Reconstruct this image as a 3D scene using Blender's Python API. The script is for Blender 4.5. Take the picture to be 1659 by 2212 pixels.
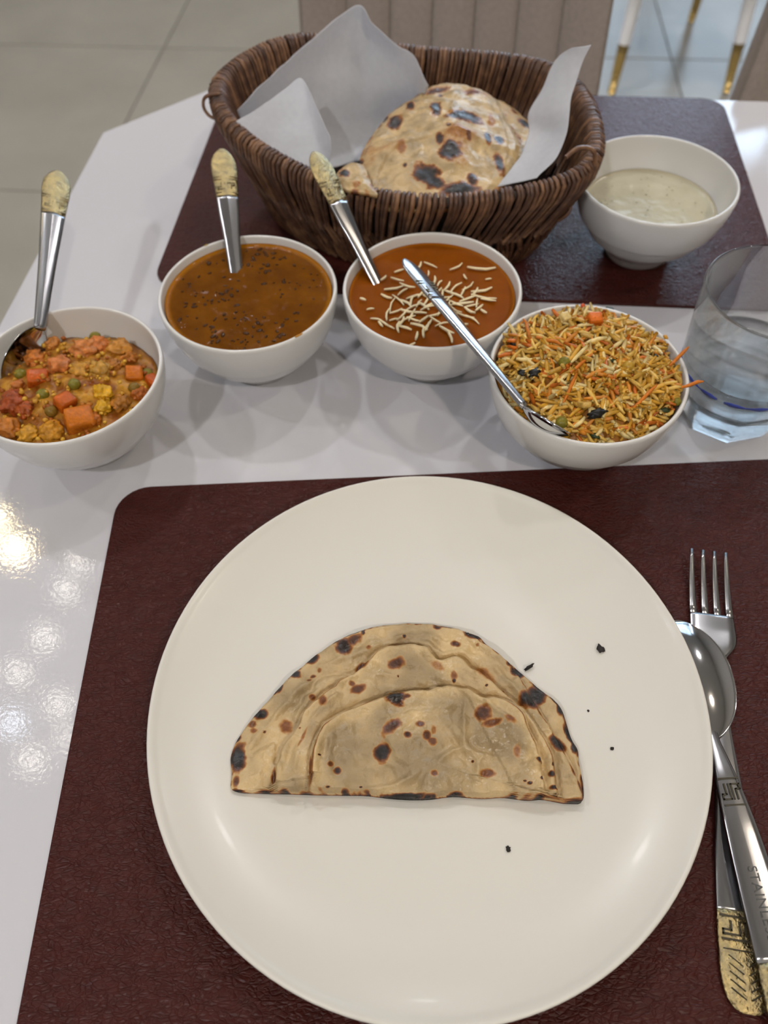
import bpy, bmesh, math, random
import numpy as np
from mathutils import Vector, Matrix, noise

random.seed(7); rng = np.random.default_rng(7)
scene = bpy.context.scene
for o in list(bpy.data.objects): bpy.data.objects.remove(o)
COL = scene.collection

# ------------------------------------------------------------------ camera
F_PX, PITCH, ROLL, CAM_H = 1646.44, 0.964274, -0.02634, 0.379258
IMG_W, IMG_H = 1659.0, 2212.0
_f = Vector((0, math.cos(PITCH), -math.sin(PITCH)))
_r0 = Vector((1, 0, 0)); _u0 = _r0.cross(_f)
_r = math.cos(ROLL)*_r0 + math.sin(ROLL)*_u0
_u = -math.sin(ROLL)*_r0 + math.cos(ROLL)*_u0
cam_d = bpy.data.cameras.new('camera'); cam = bpy.data.objects.new('camera', cam_d); COL.objects.link(cam)
cam_d.sensor_fit = 'VERTICAL'; cam_d.sensor_height = 34.6; cam_d.lens = 34.6*F_PX/IMG_H
cam_d.clip_start = 0.01
R3 = Matrix((_r, _u, -_f)).transposed()
cam.matrix_world = Matrix.Translation((0, 0, CAM_H)) @ R3.to_4x4()
cam_d.dof.use_dof = True; cam_d.dof.focus_distance = 0.37; cam_d.dof.aperture_fstop = cam_d.lens/3.4
scene.camera = cam

# ------------------------------------------------------------------ world, light, exposure
world = bpy.data.worlds.new('daylight'); scene.world = world; world.use_nodes = True
bg = world.node_tree.nodes['Background']
bg.inputs[0].default_value = (0.62, 0.80, 1.0, 1); bg.inputs[1].default_value = 3.5
scene.view_settings.view_transform = 'Standard'; scene.view_settings.look = 'None'
scene.view_settings.gamma = 1.0; scene.view_settings.use_curve_mapping = False
scene.view_settings.exposure = 0.82
cy = scene.cycles
cy.max_bounces = 5; cy.diffuse_bounces = 2; cy.glossy_bounces = 3; cy.transmission_bounces = 5; cy.transparent_max_bounces = 8
cy.use_adaptive_sampling = True; cy.adaptive_threshold = 0.06; cy.adaptive_min_samples = 20
cy.caustics_reflective = False; cy.caustics_refractive = False

FLOOR_Z, CEIL_Z = -0.75, 2.4
ROT = math.radians(-5.8)          # the table, mats and floor tiles share this turn
def area(name, loc, sx, sy, power, color, rot=(0, 0, 0), portal=False):
    d = bpy.data.lights.new(name, 'AREA'); d.shape = 'RECTANGLE'; d.size = sx; d.size_y = sy
    d.energy = power; d.color = color
    if portal: d.cycles.is_portal = True
    o = bpy.data.objects.new(name, d); o.location = loc; o.rotation_euler = rot; COL.objects.link(o); return o
# window portal (daylight comes from the world through the window in the far wall)
WIN = (0.5, 3.3, -0.3, 2.3)      # x0 x1 z0 z1
WALL_Y = 4.3
area('window_portal', ((WIN[0]+WIN[1])/2, WALL_Y+0.02, (WIN[2]+WIN[3])/2), WIN[1]-WIN[0], WIN[3]-WIN[2], 1, (1, 1, 1), (math.radians(-90), 0, 0), True)
# round downlights in the ceiling: x, y, watts, colour
LAMPS = [(-0.55, 1.75, 6.8, (0.985, 0.98, 1.0)), (0.75, 1.55, 5.8, (1.0, 0.97, 0.965)), (1.9, 2.1, 5, (1.0, 0.97, 0.965)), (-1.9, 2.9, 6, (0.985, 0.98, 1.0)), (0.3, 3.1, 6, (0.985, 0.98, 1.0)),
         (1.7, 0.3, 5, (1.0, 0.87, 0.70)), (0.95, -1.55, 14, (1.0, 0.89, 0.74)), (-0.95, -1.40, 14, (0.99, 0.98, 0.98)), (-1.9, 0.6, 5, (0.985, 0.98, 1.0))]
for x, y, p, c in LAMPS:
    l = area('downlight_beam', (x, y, CEIL_Z-0.013), 0.13, 0.13, p, c); l.data.shape = 'DISK'

# ------------------------------------------------------------------ helpers
def at(px, py, z):
    """Point of the plane z seen at a pixel of the photograph."""
    d = _r*((px-829.5)/F_PX) - _u*((py-1106.0)/F_PX) + _f
    t = (z-CAM_H)/d.z
    return Vector((d.x*t, d.y*t, z))

def srgb(r, g, b):
    f = lambda c: (c/255/12.92) if c/255 <= 0.04045 else ((c/255+0.055)/1.055)**2.4
    return (f(r), f(g), f(b), 1)

def chain_off(p):
    v = Vector((0, 0, 0))
    while p is not None: v += p.location; p = p.parent
    return v

def mk(name, V, F, mat=None, parent=None, smooth=True, base=None):
    """World-space mesh; with a parent it becomes its child, else its origin is put at base."""
    V = np.asarray(V, float)
    if parent is not None: off = chain_off(parent); loc = Vector((0, 0, 0))
    else:
        if base is None: base = Vector(((V[:, 0].min()+V[:, 0].max())/2, (V[:, 1].min()+V[:, 1].max())/2, V[:, 2].min()))
        off = Vector(base); loc = Vector(base)
    me = bpy.data.meshes.new(name)
    me.from_pydata((V-np.array(off)).tolist(), [], [list(map(int, f)) for f in F])
    if smooth: me.polygons.foreach_set('use_smooth', [True]*len(me.polygons))
    me.update()
    o = bpy.data.objects.new(name, me); COL.objects.link(o); o.location = loc
    if parent is not None: o.parent = parent
    if mat is not None: me.materials.append(mat)
    return o

def empty(name, loc):
    o = bpy.data.objects.new(name, None); COL.objects.link(o); o.location = loc; o.empty_display_size = 0.02; return o

def tag(o, label, cat, group=None):
    o['label'] = label; o['category'] = cat
    if group: o['group'] = group
    return o
def struct(o): o['kind'] = 'structure'; return o
def stuff(o): o['kind'] = 'stuff'; return o

def fattr(o, name, vals):
    a = o.data.attributes.new(name, 'FLOAT', 'POINT'); a.data.foreach_set('value', np.asarray(vals, np.float32))
def cattr(o, name, cols):
    a = o.data.attributes.new(name, 'FLOAT_COLOR', 'POINT')
    c = np.ones((len(cols), 4), np.float32); c[:, :3] = np.asarray(cols)[:, :3]; a.data.foreach_set('color', c.ravel())

def grid_faces(nu, nv, wrap_u=False, wrap_v=False, start=0):
    F = []
    for i in range(nu if wrap_u else nu-1):
        for j in range(nv if wrap_v else nv-1):
            a = i*nv+j; b = i*nv+(j+1) % nv; c = ((i+1) % nu)*nv+(j+1) % nv; d = ((i+1) % nu)*nv+j
            F.append((a+start, d+start, c+start, b+start))
    return F

def lathe(profile, n=72, center=(0, 0, 0)):
    """profile: (r,z) list; closed to the axis at both ends when r==0."""
    V = []; F = []; rings = []
    for r, z in profile:
        if r < 1e-7: rings.append([len(V)]); V.append((center[0], center[1], center[2]+z))
        else:
            rings.append(list(range(len(V), len(V)+n)))
            for k in range(n):
                a = 2*math.pi*k/n; V.append((center[0]+r*math.cos(a), center[1]+r*math.sin(a), center[2]+z))
    for A, B in zip(rings, rings[1:]):
        for k in range(n):
            k2 = (k+1) % n
            if len(A) == 1 and len(B) == 1: break
            if len(A) == 1: F.append((A[0], B[k2], B[k]))
            elif len(B) == 1: F.append((A[k], A[k2], B[0]))
            else: F.append((A[k], A[k2], B[k2], B[k]))
    return V, F

def tube(path, rad, n=6, cap=True):
    P = [Vector(p) for p in path]; m = len(P); V = []; F = []
    if not hasattr(rad, '__len__'): rad = [rad]*m
    up = Vector((0, 0, 1)); prev = None
    for i in range(m):
        t = (P[min(i+1, m-1)]-P[max(i-1, 0)]).normalized()
        if prev is None:
            a = up if abs(t.dot(up)) < 0.9 else Vector((1, 0, 0)); prev = t.cross(a).normalized()
        else: prev = (prev-t*prev.dot(t)).normalized()
        b = t.cross(prev)
        for k in range(n):
            w = 2*math.pi*k/n; V.append(P[i]+(prev*math.cos(w)+b*math.sin(w))*rad[i])
    F = [tuple(reversed(f)) for f in grid_faces(m, n, wrap_v=True)]
    if cap: F.append(tuple(range(n))); F.append(tuple(reversed(range((m-1)*n, m*n))))
    return V, F

def box(x0, x1, y0, y1, z0, z1):
    V = [(x, y, z) for x in (x0, x1) for y in (y0, y1) for z in (z0, z1)]
    F = [(0, 1, 3, 2), (4, 6, 7, 5), (0, 4, 5, 1), (2, 3, 7, 6), (0, 2, 6, 4), (1, 5, 7, 3)]
    return V, F

def join(parts):
    V = []; F = []
    for v, f in parts:
        s = len(V); V += [tuple(p) for p in v]; F += [tuple(i+s for i in q) for q in f]
    return V, F

def xform(V, M): return [M @ Vector(v) for v in V]

def prism(poly, z0, z1, bevel=0.0, seg=3):
    """Solid from a CCW outline with a rounded top edge."""
    n = len(poly); P = np.array(poly, float); V = []; rings = []
    nrm = []
    for i in range(n):
        a = P[i]-P[i-1]; b = P[(i+1) % n]-P[i]
        na = np.array([a[1], -a[0]]); nb = np.array([b[1], -b[0]])
        na /= max(1e-9, np.linalg.norm(na)); nb /= max(1e-9, np.linalg.norm(nb))
        m = na+nb; m /= max(1e-9, np.linalg.norm(m)); m /= max(0.5, m@na); nrm.append(m)
    nrm = np.array(nrm)
    levels = [(0, z0)]
    if bevel > 0:
        for k in range(seg+1):
            a = math.pi/2*k/seg; levels.append((bevel*(1-math.cos(a)), z1-bevel+bevel*math.sin(a)))
    else: levels.append((0, z1))
    for ins, z in levels:
        Q = P-nrm*ins; rings.append(len(V)); V += [(q[0], q[1], z) for q in Q]
    F = []
    for A, B in zip(rings, rings[1:]):
        for i in range(n): j = (i+1) % n; F.append((A+i, A+j, B+j, B+i))
    F.append(tuple(reversed(range(n)))); F.append(tuple(range(rings[-1], rings[-1]+n)))
    return V, F

def round_rect(cx, cy, w, h, r, rot=0, seg=8):
    out = []
    for sx, sy, a0 in ((1, 1, 0), (-1, 1, 90), (-1, -1, 180), (1, -1, 270)):
        for k in range(seg+1):
            a = math.radians(a0+90*k/seg)
            x = sx*(w/2-r)+r*math.cos(a); y = sy*(h/2-r)+r*math.sin(a)
            out.append((cx+x*math.cos(rot)-y*math.sin(rot), cy+x*math.sin(rot)+y*math.cos(rot)))
    return out

def catmull(P, n, closed=False):
    P = np.asarray(P, float); m = len(P); out = []
    T = np.linspace(0, m if closed else m-1, n, endpoint=not closed)
    for t in T:
        i = int(math.floor(t)); f = t-i
        if not closed and i >= m-1: i = m-2; f = 1.0
        g = (lambda k: P[k % m]) if closed else (lambda k: P[min(max(k, 0), m-1)])
        p0, p1, p2, p3 = g(i-1), g(i), g(i+1), g(i+2)
        out.append(0.5*((2*p1)+(-p0+p2)*f+(2*p0-5*p1+4*p2-p3)*f*f+(-p0+3*p1-3*p2+p3)*f**3))
    return np.array(out)

def patch(rows, nu, nv):
    """Smooth surface through a coarse grid of 3D control points."""
    R = np.array([catmull(r, nv) for r in rows])
    G = np.array([catmull(R[:, j], nu) for j in range(nv)])     # nv x nu x 3
    G = G.transpose(1, 0, 2)
    return G.reshape(-1, 3), grid_faces(nu, nv)

# ------------------------------------------------------------------ materials
def node_mat(name):
    m = bpy.data.materials.new(name); m.use_nodes = True
    nt = m.node_tree; return m, nt, nt.nodes['Principled BSDF'], nt.links
def N(nt, typ, **kw):
    n = nt.nodes.new(typ)
    for k, v in kw.items():
        if k.startswith('_'): setattr(n, k[1:], v)
        else: n.inputs[k.replace('__', ' ')].default_value = v
    return n
def ramp(nt, stops, fac=None):
    r = nt.nodes.new('ShaderNodeValToRGB'); e = r.color_ramp.elements
    while len(e) < len(stops): e.new(0.5)
    for el, (p, c) in zip(e, stops): el.position = p; el.color = c if len(c) == 4 else (*c, 1)
    if fac is not None: nt.links.new(fac, r.inputs[0])
    return r
def basic(name, col, rough=0.5, metal=0.0, var=0.0, scale=30.0, bump=0.0, bscale=200.0, bdist=0.001, coat=0.0, col2=None, detail=3.0, sss=0.0, aniso=None, spec=None):
    m, nt, b, L = node_mat(name)
    b.inputs['Roughness'].default_value = rough; b.inputs['Metallic'].default_value = metal
    b.inputs['Coat Weight'].default_value = coat; b.inputs['Coat Roughness'].default_value = 0.05
    if spec is not None: b.inputs['Specular IOR Level'].default_value = spec
    tc = nt.nodes.new('ShaderNodeTexCoord')
    if sss > 0: b.inputs['Subsurface Weight'].default_value = sss; b.inputs['Subsurface Radius'].default_value = (0.004, 0.002, 0.001)
    if var > 0 or col2 is not None:
        n = N(nt, 'ShaderNodeTexNoise', Scale=scale, Detail=detail); L.new(tc.outputs['Object'], n.inputs['Vector'])
        c2 = col2 if col2 is not None else tuple(min(1, c*(1+var)) for c in col[:3])+(1,)
        c1 = col if col2 is not None else tuple(c*(1-var) for c in col[:3])+(1,)
        r = ramp(nt, [(0.32, c1), (0.68, c2)], n.outputs['Fac']); L.new(r.outputs[0], b.inputs['Base Color'])
    else: b.inputs['Base Color'].default_value = col
    if bump > 0:
        n2 = N(nt, 'ShaderNodeTexNoise', Scale=bscale, Detail=4.0); L.new(tc.outputs['Object'], n2.inputs['Vector'])
        bp = N(nt, 'ShaderNodeBump', Strength=bump, Distance=bdist); L.new(n2.outputs['Fac'], bp.inputs['Height']); L.new(bp.outputs[0], b.inputs['Normal'])
    return m

M = {}
M['table'] = basic('white_laminate', (0.66, 0.655, 0.70, 1), 0.035, bump=0.06, bscale=420, bdist=0.0006, coat=0.0, spec=0.7)
M['table_edge'] = basic('table_base_paint', (0.6, 0.6, 0.6, 1), 0.4)
M['ceramic'] = basic('white_ceramic', (0.76, 0.75, 0.73, 1), 0.22, coat=0.12, var=0.015, scale=8)
M['plate'] = basic('plate_glaze', (0.74, 0.715, 0.655, 1), 0.27, coat=0.015, var=0.008, spec=0.26, scale=6)
M['steel'] = basic('brushed_steel', (0.40, 0.40, 0.415, 1), 0.22, 1.0, bump=0.04, bscale=900, bdist=0.0003)
M['steel_polished'] = basic('polished_steel', (0.62, 0.62, 0.63, 1), 0.09, 1.0)
M['gold'] = basic('gilded_steel', (0.52, 0.40, 0.19, 1), 0.24, 1.0, bump=0.7, bscale=620, bdist=0.0014, col2=(0.30, 0.25, 0.15, 1), scale=260)
M['engrave_soft'] = basic('worn_engraving', (0.20, 0.16, 0.09, 1), 0.4, 0.8)
M['engrave'] = basic('engraved_line', (0.06, 0.05, 0.03, 1), 0.5, 0.3)
M['stamp'] = basic('stamped_letter', (0.09, 0.09, 0.09, 1), 0.5, 0.3)
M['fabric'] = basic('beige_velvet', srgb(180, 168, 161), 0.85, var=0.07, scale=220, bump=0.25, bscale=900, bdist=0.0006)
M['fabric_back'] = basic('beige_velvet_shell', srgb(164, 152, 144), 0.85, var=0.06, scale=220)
M['white_paint'] = basic('white_enamel', (0.8, 0.8, 0.82, 1), 0.25)
M['brass'] = basic('polished_brass', (0.75, 0.55, 0.22, 1), 0.2, 1.0)
M['wall'] = basic('cream_wall', (0.70, 0.685, 0.66, 1), 0.8, var=0.02, scale=4)
M['ceil'] = basic('white_ceiling', (0.82, 0.81, 0.79, 1), 0.9)
M['grout'] = basic('grey_grout', srgb(122, 118, 112), 0.8)
M['tile'] = basic('beige_tile', srgb(164, 160, 150), 0.26, col2=srgb(175, 171, 161), scale=3.0, bump=0.03, bscale=60, bdist=0.001, spec=0.12)
M['frame'] = basic('window_frame', (0.25, 0.25, 0.26, 1), 0.4)

def leather():
    m, nt, b, L = node_mat('maroon_leather')
    tc = nt.nodes.new('ShaderNodeTexCoord'); mp = nt.nodes.new('ShaderNodeMapping')
    mp.inputs['Rotation'].default_value = (0, 0, 0.35); mp.inputs['Scale'].default_value = (1, 1.9, 1)
    L.new(tc.outputs['Object'], mp.inputs[0])
    v = N(nt, 'ShaderNodeTexVoronoi', Scale=270.0, _feature='DISTANCE_TO_EDGE'); 
    nz = N(nt, 'ShaderNodeTexNoise', Scale=90.0, Detail=3.0)
    add = nt.nodes.new('ShaderNodeMixRGB'); add.blend_type = 'ADD'; add.inputs[0].default_value = 0.012
    L.new(mp.outputs[0], nz.inputs['Vector']); L.new(mp.outputs[0], add.inputs[1]); L.new(nz.outputs['Color'], add.inputs[2])
    L.new(add.outputs[0], v.inputs['Vector'])
    pw = N(nt, 'ShaderNodeMath', _operation='POWER'); pw.inputs[1].default_value = 0.45; L.new(v.outputs['Distance'], pw.inputs[0])
    n2 = N(nt, 'ShaderNodeTexNoise', Scale=160.0, Detail=5.0); L.new(mp.outputs[0], n2.inputs['Vector'])
    mm = N(nt, 'ShaderNodeMath', _operation='MULTIPLY_ADD'); mm.inputs[1].default_value = 0.9; L.new(n2.outputs['Fac'], mm.inputs[0]); L.new(pw.outputs[0], mm.inputs[2])
    bp = N(nt, 'ShaderNodeBump', Strength=0.75, Distance=0.0008); L.new(mm.outputs[0], bp.inputs['Height']); L.new(bp.outputs[0], b.inputs['Normal'])
    r = ramp(nt, [(0.3, (0.046, 0.0085, 0.0065, 1)), (0.75, (0.066, 0.0125, 0.0090, 1))], n2.outputs['Fac']); L.new(r.outputs[0], b.inputs['Base Color'])
    b.inputs['Roughness'].default_value = 0.36; b.inputs['Specular IOR Level'].default_value = 0.2
    return m
M['leather'] = leather()

def wicker():
    m, nt, b, L = node_mat('brown_willow')
    tc = nt.nodes.new('ShaderNodeTexCoord'); oi = nt.nodes.new('ShaderNodeObjectInfo')
    n = N(nt, 'ShaderNodeTexNoise', Scale=160.0, Detail=4.0); L.new(tc.outputs['Object'], n.inputs['Vector'])
    mx = N(nt, 'ShaderNodeMath', _operation='MULTIPLY_ADD'); mx.inputs[1].default_value = 0.42
    L.new(oi.outputs['Random'], mx.inputs[0]); L.new(n.outputs['Fac'], mx.inputs[2])
    r = ramp(nt, [(0.35, srgb(62, 40, 29)), (0.7, srgb(98, 67, 48)), (1.0, srgb(142, 104, 74))], mx.outputs[0])
    L.new(r.outputs[0], b.inputs['Base Color']); b.inputs['Roughness'].default_value = 0.42
    bp = N(nt, 'ShaderNodeBump', Strength=0.4, Distance=0.0005); L.new(n.outputs['Fac'], bp.inputs['Height']); L.new(bp.outputs[0], b.inputs['Normal'])
    return m
M['wicker'] = wicker()
M['wicker_core'] = basic('dark_willow_core', srgb(46, 30, 22), 0.7, var=0.3, scale=120)

def paper():
    m, nt, b, L = node_mat('white_parchment')
    out = nt.nodes['Material Output']
    tc = nt.nodes.new('ShaderNodeTexCoord'); n = N(nt, 'ShaderNodeTexNoise', Scale=260.0, Detail=5.0); L.new(tc.outputs['Object'], n.inputs['Vector'])
    r = ramp(nt, [(0.3, (0.8, 0.815, 0.87, 1)), (0.7, (0.88, 0.895, 0.95, 1))], n.outputs['Fac']); L.new(r.outputs[0], b.inputs['Base Color'])
    b.inputs['Roughness'].default_value = 0.55; b.inputs['Specular IOR Level'].default_value = 0.3
    tr = nt.nodes.new('ShaderNodeBsdfTranslucent'); tr.inputs[0].default_value = (0.88, 0.9, 0.96, 1)
    tp = nt.nodes.new('ShaderNodeBsdfTransparent')
    m1 = nt.nodes.new('ShaderNodeMixShader'); m1.inputs[0].default_value = 0.42
    m2 = nt.nodes.new('ShaderNodeMixShader'); m2.inputs[0].default_value = 0.06
    L.new(b.outputs[0], m1.inputs[1]); L.new(tr.outputs[0], m1.inputs[2]); L.new(m1.outputs[0], m2.inputs[1]); L.new(tp.outputs[0], m2.inputs[2])
    L.new(m2.outputs[0], out.inputs[0])
    return m
M['paper'] = paper()

def bread_mat():
    m, nt, b, L = node_mat('griddled_flatbread')
    tc = nt.nodes.new('ShaderNodeTexCoord')
    n = N(nt, 'ShaderNodeTexNoise', Scale=55.0, Detail=5.0, Roughness=0.6); L.new(tc.outputs['Object'], n.inputs['Vector'])
    r = ramp(nt, [(0.28, srgb(172, 148, 110)), (0.46, srgb(200, 172, 126)), (0.72, srgb(222, 192, 140))], n.outputs['Fac'])
    tn = N(nt, 'ShaderNodeAttribute', _attribute_name='thin')
    mt_ = nt.nodes.new('ShaderNodeMixRGB'); L.new(tn.outputs['Fac'], mt_.inputs[0]); L.new(r.outputs[0], mt_.inputs[1]); mt_.inputs[2].default_value = srgb(152, 131, 98)
    at_ = N(nt, 'ShaderNodeAttribute', _attribute_name='char')
    n3 = N(nt, 'ShaderNodeTexNoise', Scale=420.0, Detail=4.0); L.new(tc.outputs['Object'], n3.inputs['Vector'])
    ma = N(nt, 'ShaderNodeMath', _operation='MULTIPLY_ADD'); ma.inputs[1].default_value = 0.22; ma.inputs[2].default_value = -0.11
    L.new(n3.outputs['Fac'], ma.inputs[0])
    gate = N(nt, 'ShaderNodeMath', _operation='MULTIPLY_ADD'); L.new(at_.outputs['Fac'], gate.inputs[0]); gate.inputs[1].default_value = 1.0; L.new(ma.outputs[0], gate.inputs[2])
    cr = ramp(nt, [(0.08, srgb(198, 168, 120)), (0.24, srgb(176, 122, 62)), (0.42, srgb(124, 70, 30)), (0.66, srgb(62, 34, 20)), (0.9, srgb(26, 21, 19))], gate.outputs[0])
    fac = ramp(nt, [(0.05, (0, 0, 0, 1)), (0.28, (1, 1, 1, 1))], gate.outputs[0])
    mx = nt.nodes.new('ShaderNodeMixRGB'); L.new(fac.outputs[0], mx.inputs[0]); L.new(mt_.outputs[0], mx.inputs[1]); L.new(cr.outputs[0], mx.inputs[2])
    L.new(mx.outputs[0], b.inputs['Base Color'])
    rr = ramp(nt, [(0.4, (0.55, 0.55, 0.55, 1)), (0.6, (0.24, 0.24, 0.24, 1))], n.outputs['Fac']); L.new(rr.outputs[0], b.inputs['Roughness'])
    bp = N(nt, 'ShaderNodeBump', Strength=0.45, Distance=0.0012); L.new(n3.outputs['Fac'], bp.inputs['Height'])
    bp2 = N(nt, 'ShaderNodeBump', Strength=0.55, Distance=0.0025)
    n4 = N(nt, 'ShaderNodeTexNoise', Scale=130.0, Detail=3.0); L.new(tc.outputs['Object'], n4.inputs['Vector']); L.new(n4.outputs['Fac'], bp2.inputs['Height'])
    L.new(bp.outputs[0], bp2.inputs['Normal']); L.new(bp2.outputs[0], b.inputs['Normal'])
    return m
M['bread'] = bread_mat()

def vcol_mat(name, rough=0.4, bump=0.3, bscale=500, spec=0.5, sss=0.0):
    m, nt, b, L = node_mat(name)
    a = N(nt, 'ShaderNodeAttribute', _attribute_name='tint'); tc = nt.nodes.new('ShaderNodeTexCoord')
    n = N(nt, 'ShaderNodeTexNoise', Scale=bscale, Detail=4.0); L.new(tc.outputs['Object'], n.inputs['Vector'])
    r = ramp(nt, [(0.25, (0.72, 0.72, 0.72, 1)), (0.75, (1.18, 1.18, 1.18, 1))], n.outputs['Fac'])
    mx = nt.nodes.new('ShaderNodeMixRGB'); mx.blend_type = 'MULTIPLY'; mx.inputs[0].default_value = 1; L.new(a.outputs['Color'], mx.inputs[1]); L.new(r.outputs[0], mx.inputs[2])
    L.new(mx.outputs[0], b.inputs['Base Color']); b.inputs['Roughness'].default_value = rough; b.inputs['Specular IOR Level'].default_value = spec
    if sss: b.inputs['Subsurface Weight'].default_value = sss; b.inputs['Subsurface Radius'].default_value = (0.002, 0.001, 0.0005)
    bp = N(nt, 'ShaderNodeBump', Strength=bump, Distance=0.001); L.new(n.outputs['Fac'], bp.inputs['Height']); L.new(bp.outputs[0], b.inputs['Normal'])
    return m
M['tinted'] = vcol_mat('cooked_food', 0.34, spec=0.3)
M['rice'] = vcol_mat('spiced_rice', 0.36, 0.1, 300)

def glass(name, col=(1, 1, 1, 1), ior=1.5, rough=0.0):
    m, nt, b, L = node_mat(name)
    b.inputs['Base Color'].default_value = col; b.inputs['Roughness'].default_value = rough
    b.inputs['Transmission Weight'].default_value = 1.0; b.inputs['IOR'].default_value = ior
    return m
def thin_glass(name, ior, refr, tint=(0.97, 0.985, 0.98, 1)):
    """clear sheet: Fresnel reflection over see-through; refr = share that really refracts."""
    m, nt, b, L = node_mat(name); out = nt.nodes['Material Output']
    fr = N(nt, 'ShaderNodeFresnel', IOR=ior); ge = nt.nodes.new('ShaderNodeNewGeometry'); mr = N(nt, 'ShaderNodeMath', _operation='MULTIPLY_ADD'); mr.inputs[1].default_value = 1/ior-ior; mr.inputs[2].default_value = ior
    L.new(ge.outputs['Backfacing'], mr.inputs[0]); L.new(mr.outputs[0], fr.inputs['IOR']); tp_ = nt.nodes.new('ShaderNodeBsdfTransparent'); tp_.inputs[0].default_value = tint
    gl = nt.nodes.new('ShaderNodeBsdfGlossy'); gl.inputs['Roughness'].default_value = 0.02
    mx = nt.nodes.new('ShaderNodeMixShader'); L.new(fr.outputs[0], mx.inputs[0]); L.new(tp_.outputs[0], mx.inputs[1]); L.new(gl.outputs[0], mx.inputs[2])
    b.inputs['Base Color'].default_value = tint; b.inputs['Roughness'].default_value = 0.0; b.inputs['Transmission Weight'].default_value = 1.0; b.inputs['IOR'].default_value = ior
    m2 = nt.nodes.new('ShaderNodeMixShader'); m2.inputs[0].default_value = refr; L.new(mx.outputs[0], m2.inputs[1]); L.new(b.outputs[0], m2.inputs[2]); L.new(m2.outputs[0], out.inputs[0])
    return m
M['glass'] = thin_glass('clear_glass', 1.45, 0.45)
M['glass_base'] = thin_glass('thick_clear_glass', 1.45, 0.55)
M['water'] = thin_glass('water', 1.33, 0.35, (0.985, 0.99, 1, 1))
M['pane'] = glass('window_glass', (0.95, 0.98, 1, 1), 1.05)
M['blue'] = basic('blue_print', (0.05, 0.08, 0.42, 1), 0.3)
def emis(name, col, s):
    m, nt, b, L = node_mat(name); b.inputs['Base Color'].default_value = (0.8, 0.8, 0.8, 1)
    b.inputs['Emission Color'].default_value = col; b.inputs['Emission Strength'].default_value = s; return m
M['lamp_warm'] = emis('warm_lamp_lens', (1.0, 0.80, 0.42, 1), 32)
M['lamp_white'] = emis('white_lamp_lens', (1.0, 0.93, 0.82, 1), 7.5)
M['lamp_cool'] = emis('cool_lamp_lens', (0.75, 0.86, 1.0, 1), 9)

# ------------------------------------------------------------------ room
cR, sR = math.cos(ROT), math.sin(ROT)
def turn(x, y): return (x*cR-y*sR, x*sR+y*cR)
X0, X1, Y0, Y1 = -3.2, 3.9, -2.6, WALL_Y
floor = struct(mk('floor', *box(X0, X1, Y0, Y1, FLOOR_Z-0.05, FLOOR_Z-0.003), M['grout'], smooth=False))
# tile joints cross at one known corner; 0.785 m grid turned with the table
J = Vector((-0.655, 2.585)); TS = 0.785; gap = 0.0022
tv, tf = prism(round_rect(0, 0, TS-2*gap, TS-2*gap, 0.001, ROT, 2), -0.012, 0.0, 0.0015, 2)
tile_me = None
for i in range(-4, 7):
    for j in range(-8, 4):
        dx, dy = turn((i+0.5)*TS, (j+0.5)*TS); x, y = J.x+dx, J.y+dy
        if not (X0+0.45 < x < X1-0.45 and Y0+0.45 < y < Y1-0.45): continue
        if tile_me is None:
            t0 = mk('tile', tv, tf, M['tile'], floor, smooth=False); tile_me = t0.data
            tile_me.transform(Matrix.Translation(chain_off(floor)))
            t = t0
        else: t = bpy.data.objects.new('tile', tile_me); COL.objects.link(t); t.parent = floor
        t.location = Vector((x, y, FLOOR_Z))-chain_off(floor)
struct(mk('ceiling', *box(X0, X1, Y0, Y1, CEIL_Z, CEIL_Z+0.05), M['ceil'], smooth=False))
struct(mk('wall_left', *box(X0-0.1, X0, Y0, Y1, FLOOR_Z-0.05, CEIL_Z+0.05), M['wall'], smooth=False))
struct(mk('wall_right', *box(X1, X1+0.1, Y0, Y1, FLOOR_Z-0.05, CEIL_Z+0.05), M['wall'], smooth=False))
struct(mk('wall_near', *box(X0-0.1, X1+0.1, Y0-0.1, Y0, FLOOR_Z-0.05, CEIL_Z+0.05), M['wall'], smooth=False))
wx0, wx1, wz0, wz1 = WIN
struct(mk('wall_far', *join([box(X0-0.1, wx0, WALL_Y, WALL_Y+0.1, FLOOR_Z-0.05, CEIL_Z+0.05), box(wx1, X1+0.1, WALL_Y, WALL_Y+0.1, FLOOR_Z-0.05, CEIL_Z+0.05),
    box(wx0, wx1, WALL_Y, WALL_Y+0.1, FLOOR_Z-0.05, wz0), box(wx0, wx1, WALL_Y, WALL_Y+0.1, wz1, CEIL_Z+0.05)]), M['wall'], smooth=False))
win = struct(mk('window_1', *join([box(wx0, wx1, WALL_Y+0.03, WALL_Y+0.07, wz0, wz0+0.05), box(wx0, wx1, WALL_Y+0.03, WALL_Y+0.07, wz1-0.05, wz1)] +
    [box(x-0.025, x+0.025, WALL_Y+0.03, WALL_Y+0.07, wz0+0.05, wz1-0.05) for x in (wx0+0.025, wx0+0.933, wx0+1.867, wx1-0.025)]), M['frame'], smooth=False))
for k in range(3):
    a = wx0+0.05+k*0.92
    mk('window_pane', *box(a, a+0.86, WALL_Y+0.046, WALL_Y+0.05, wz0+0.05, wz1-0.05), M['pane'], win, smooth=False)
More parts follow.
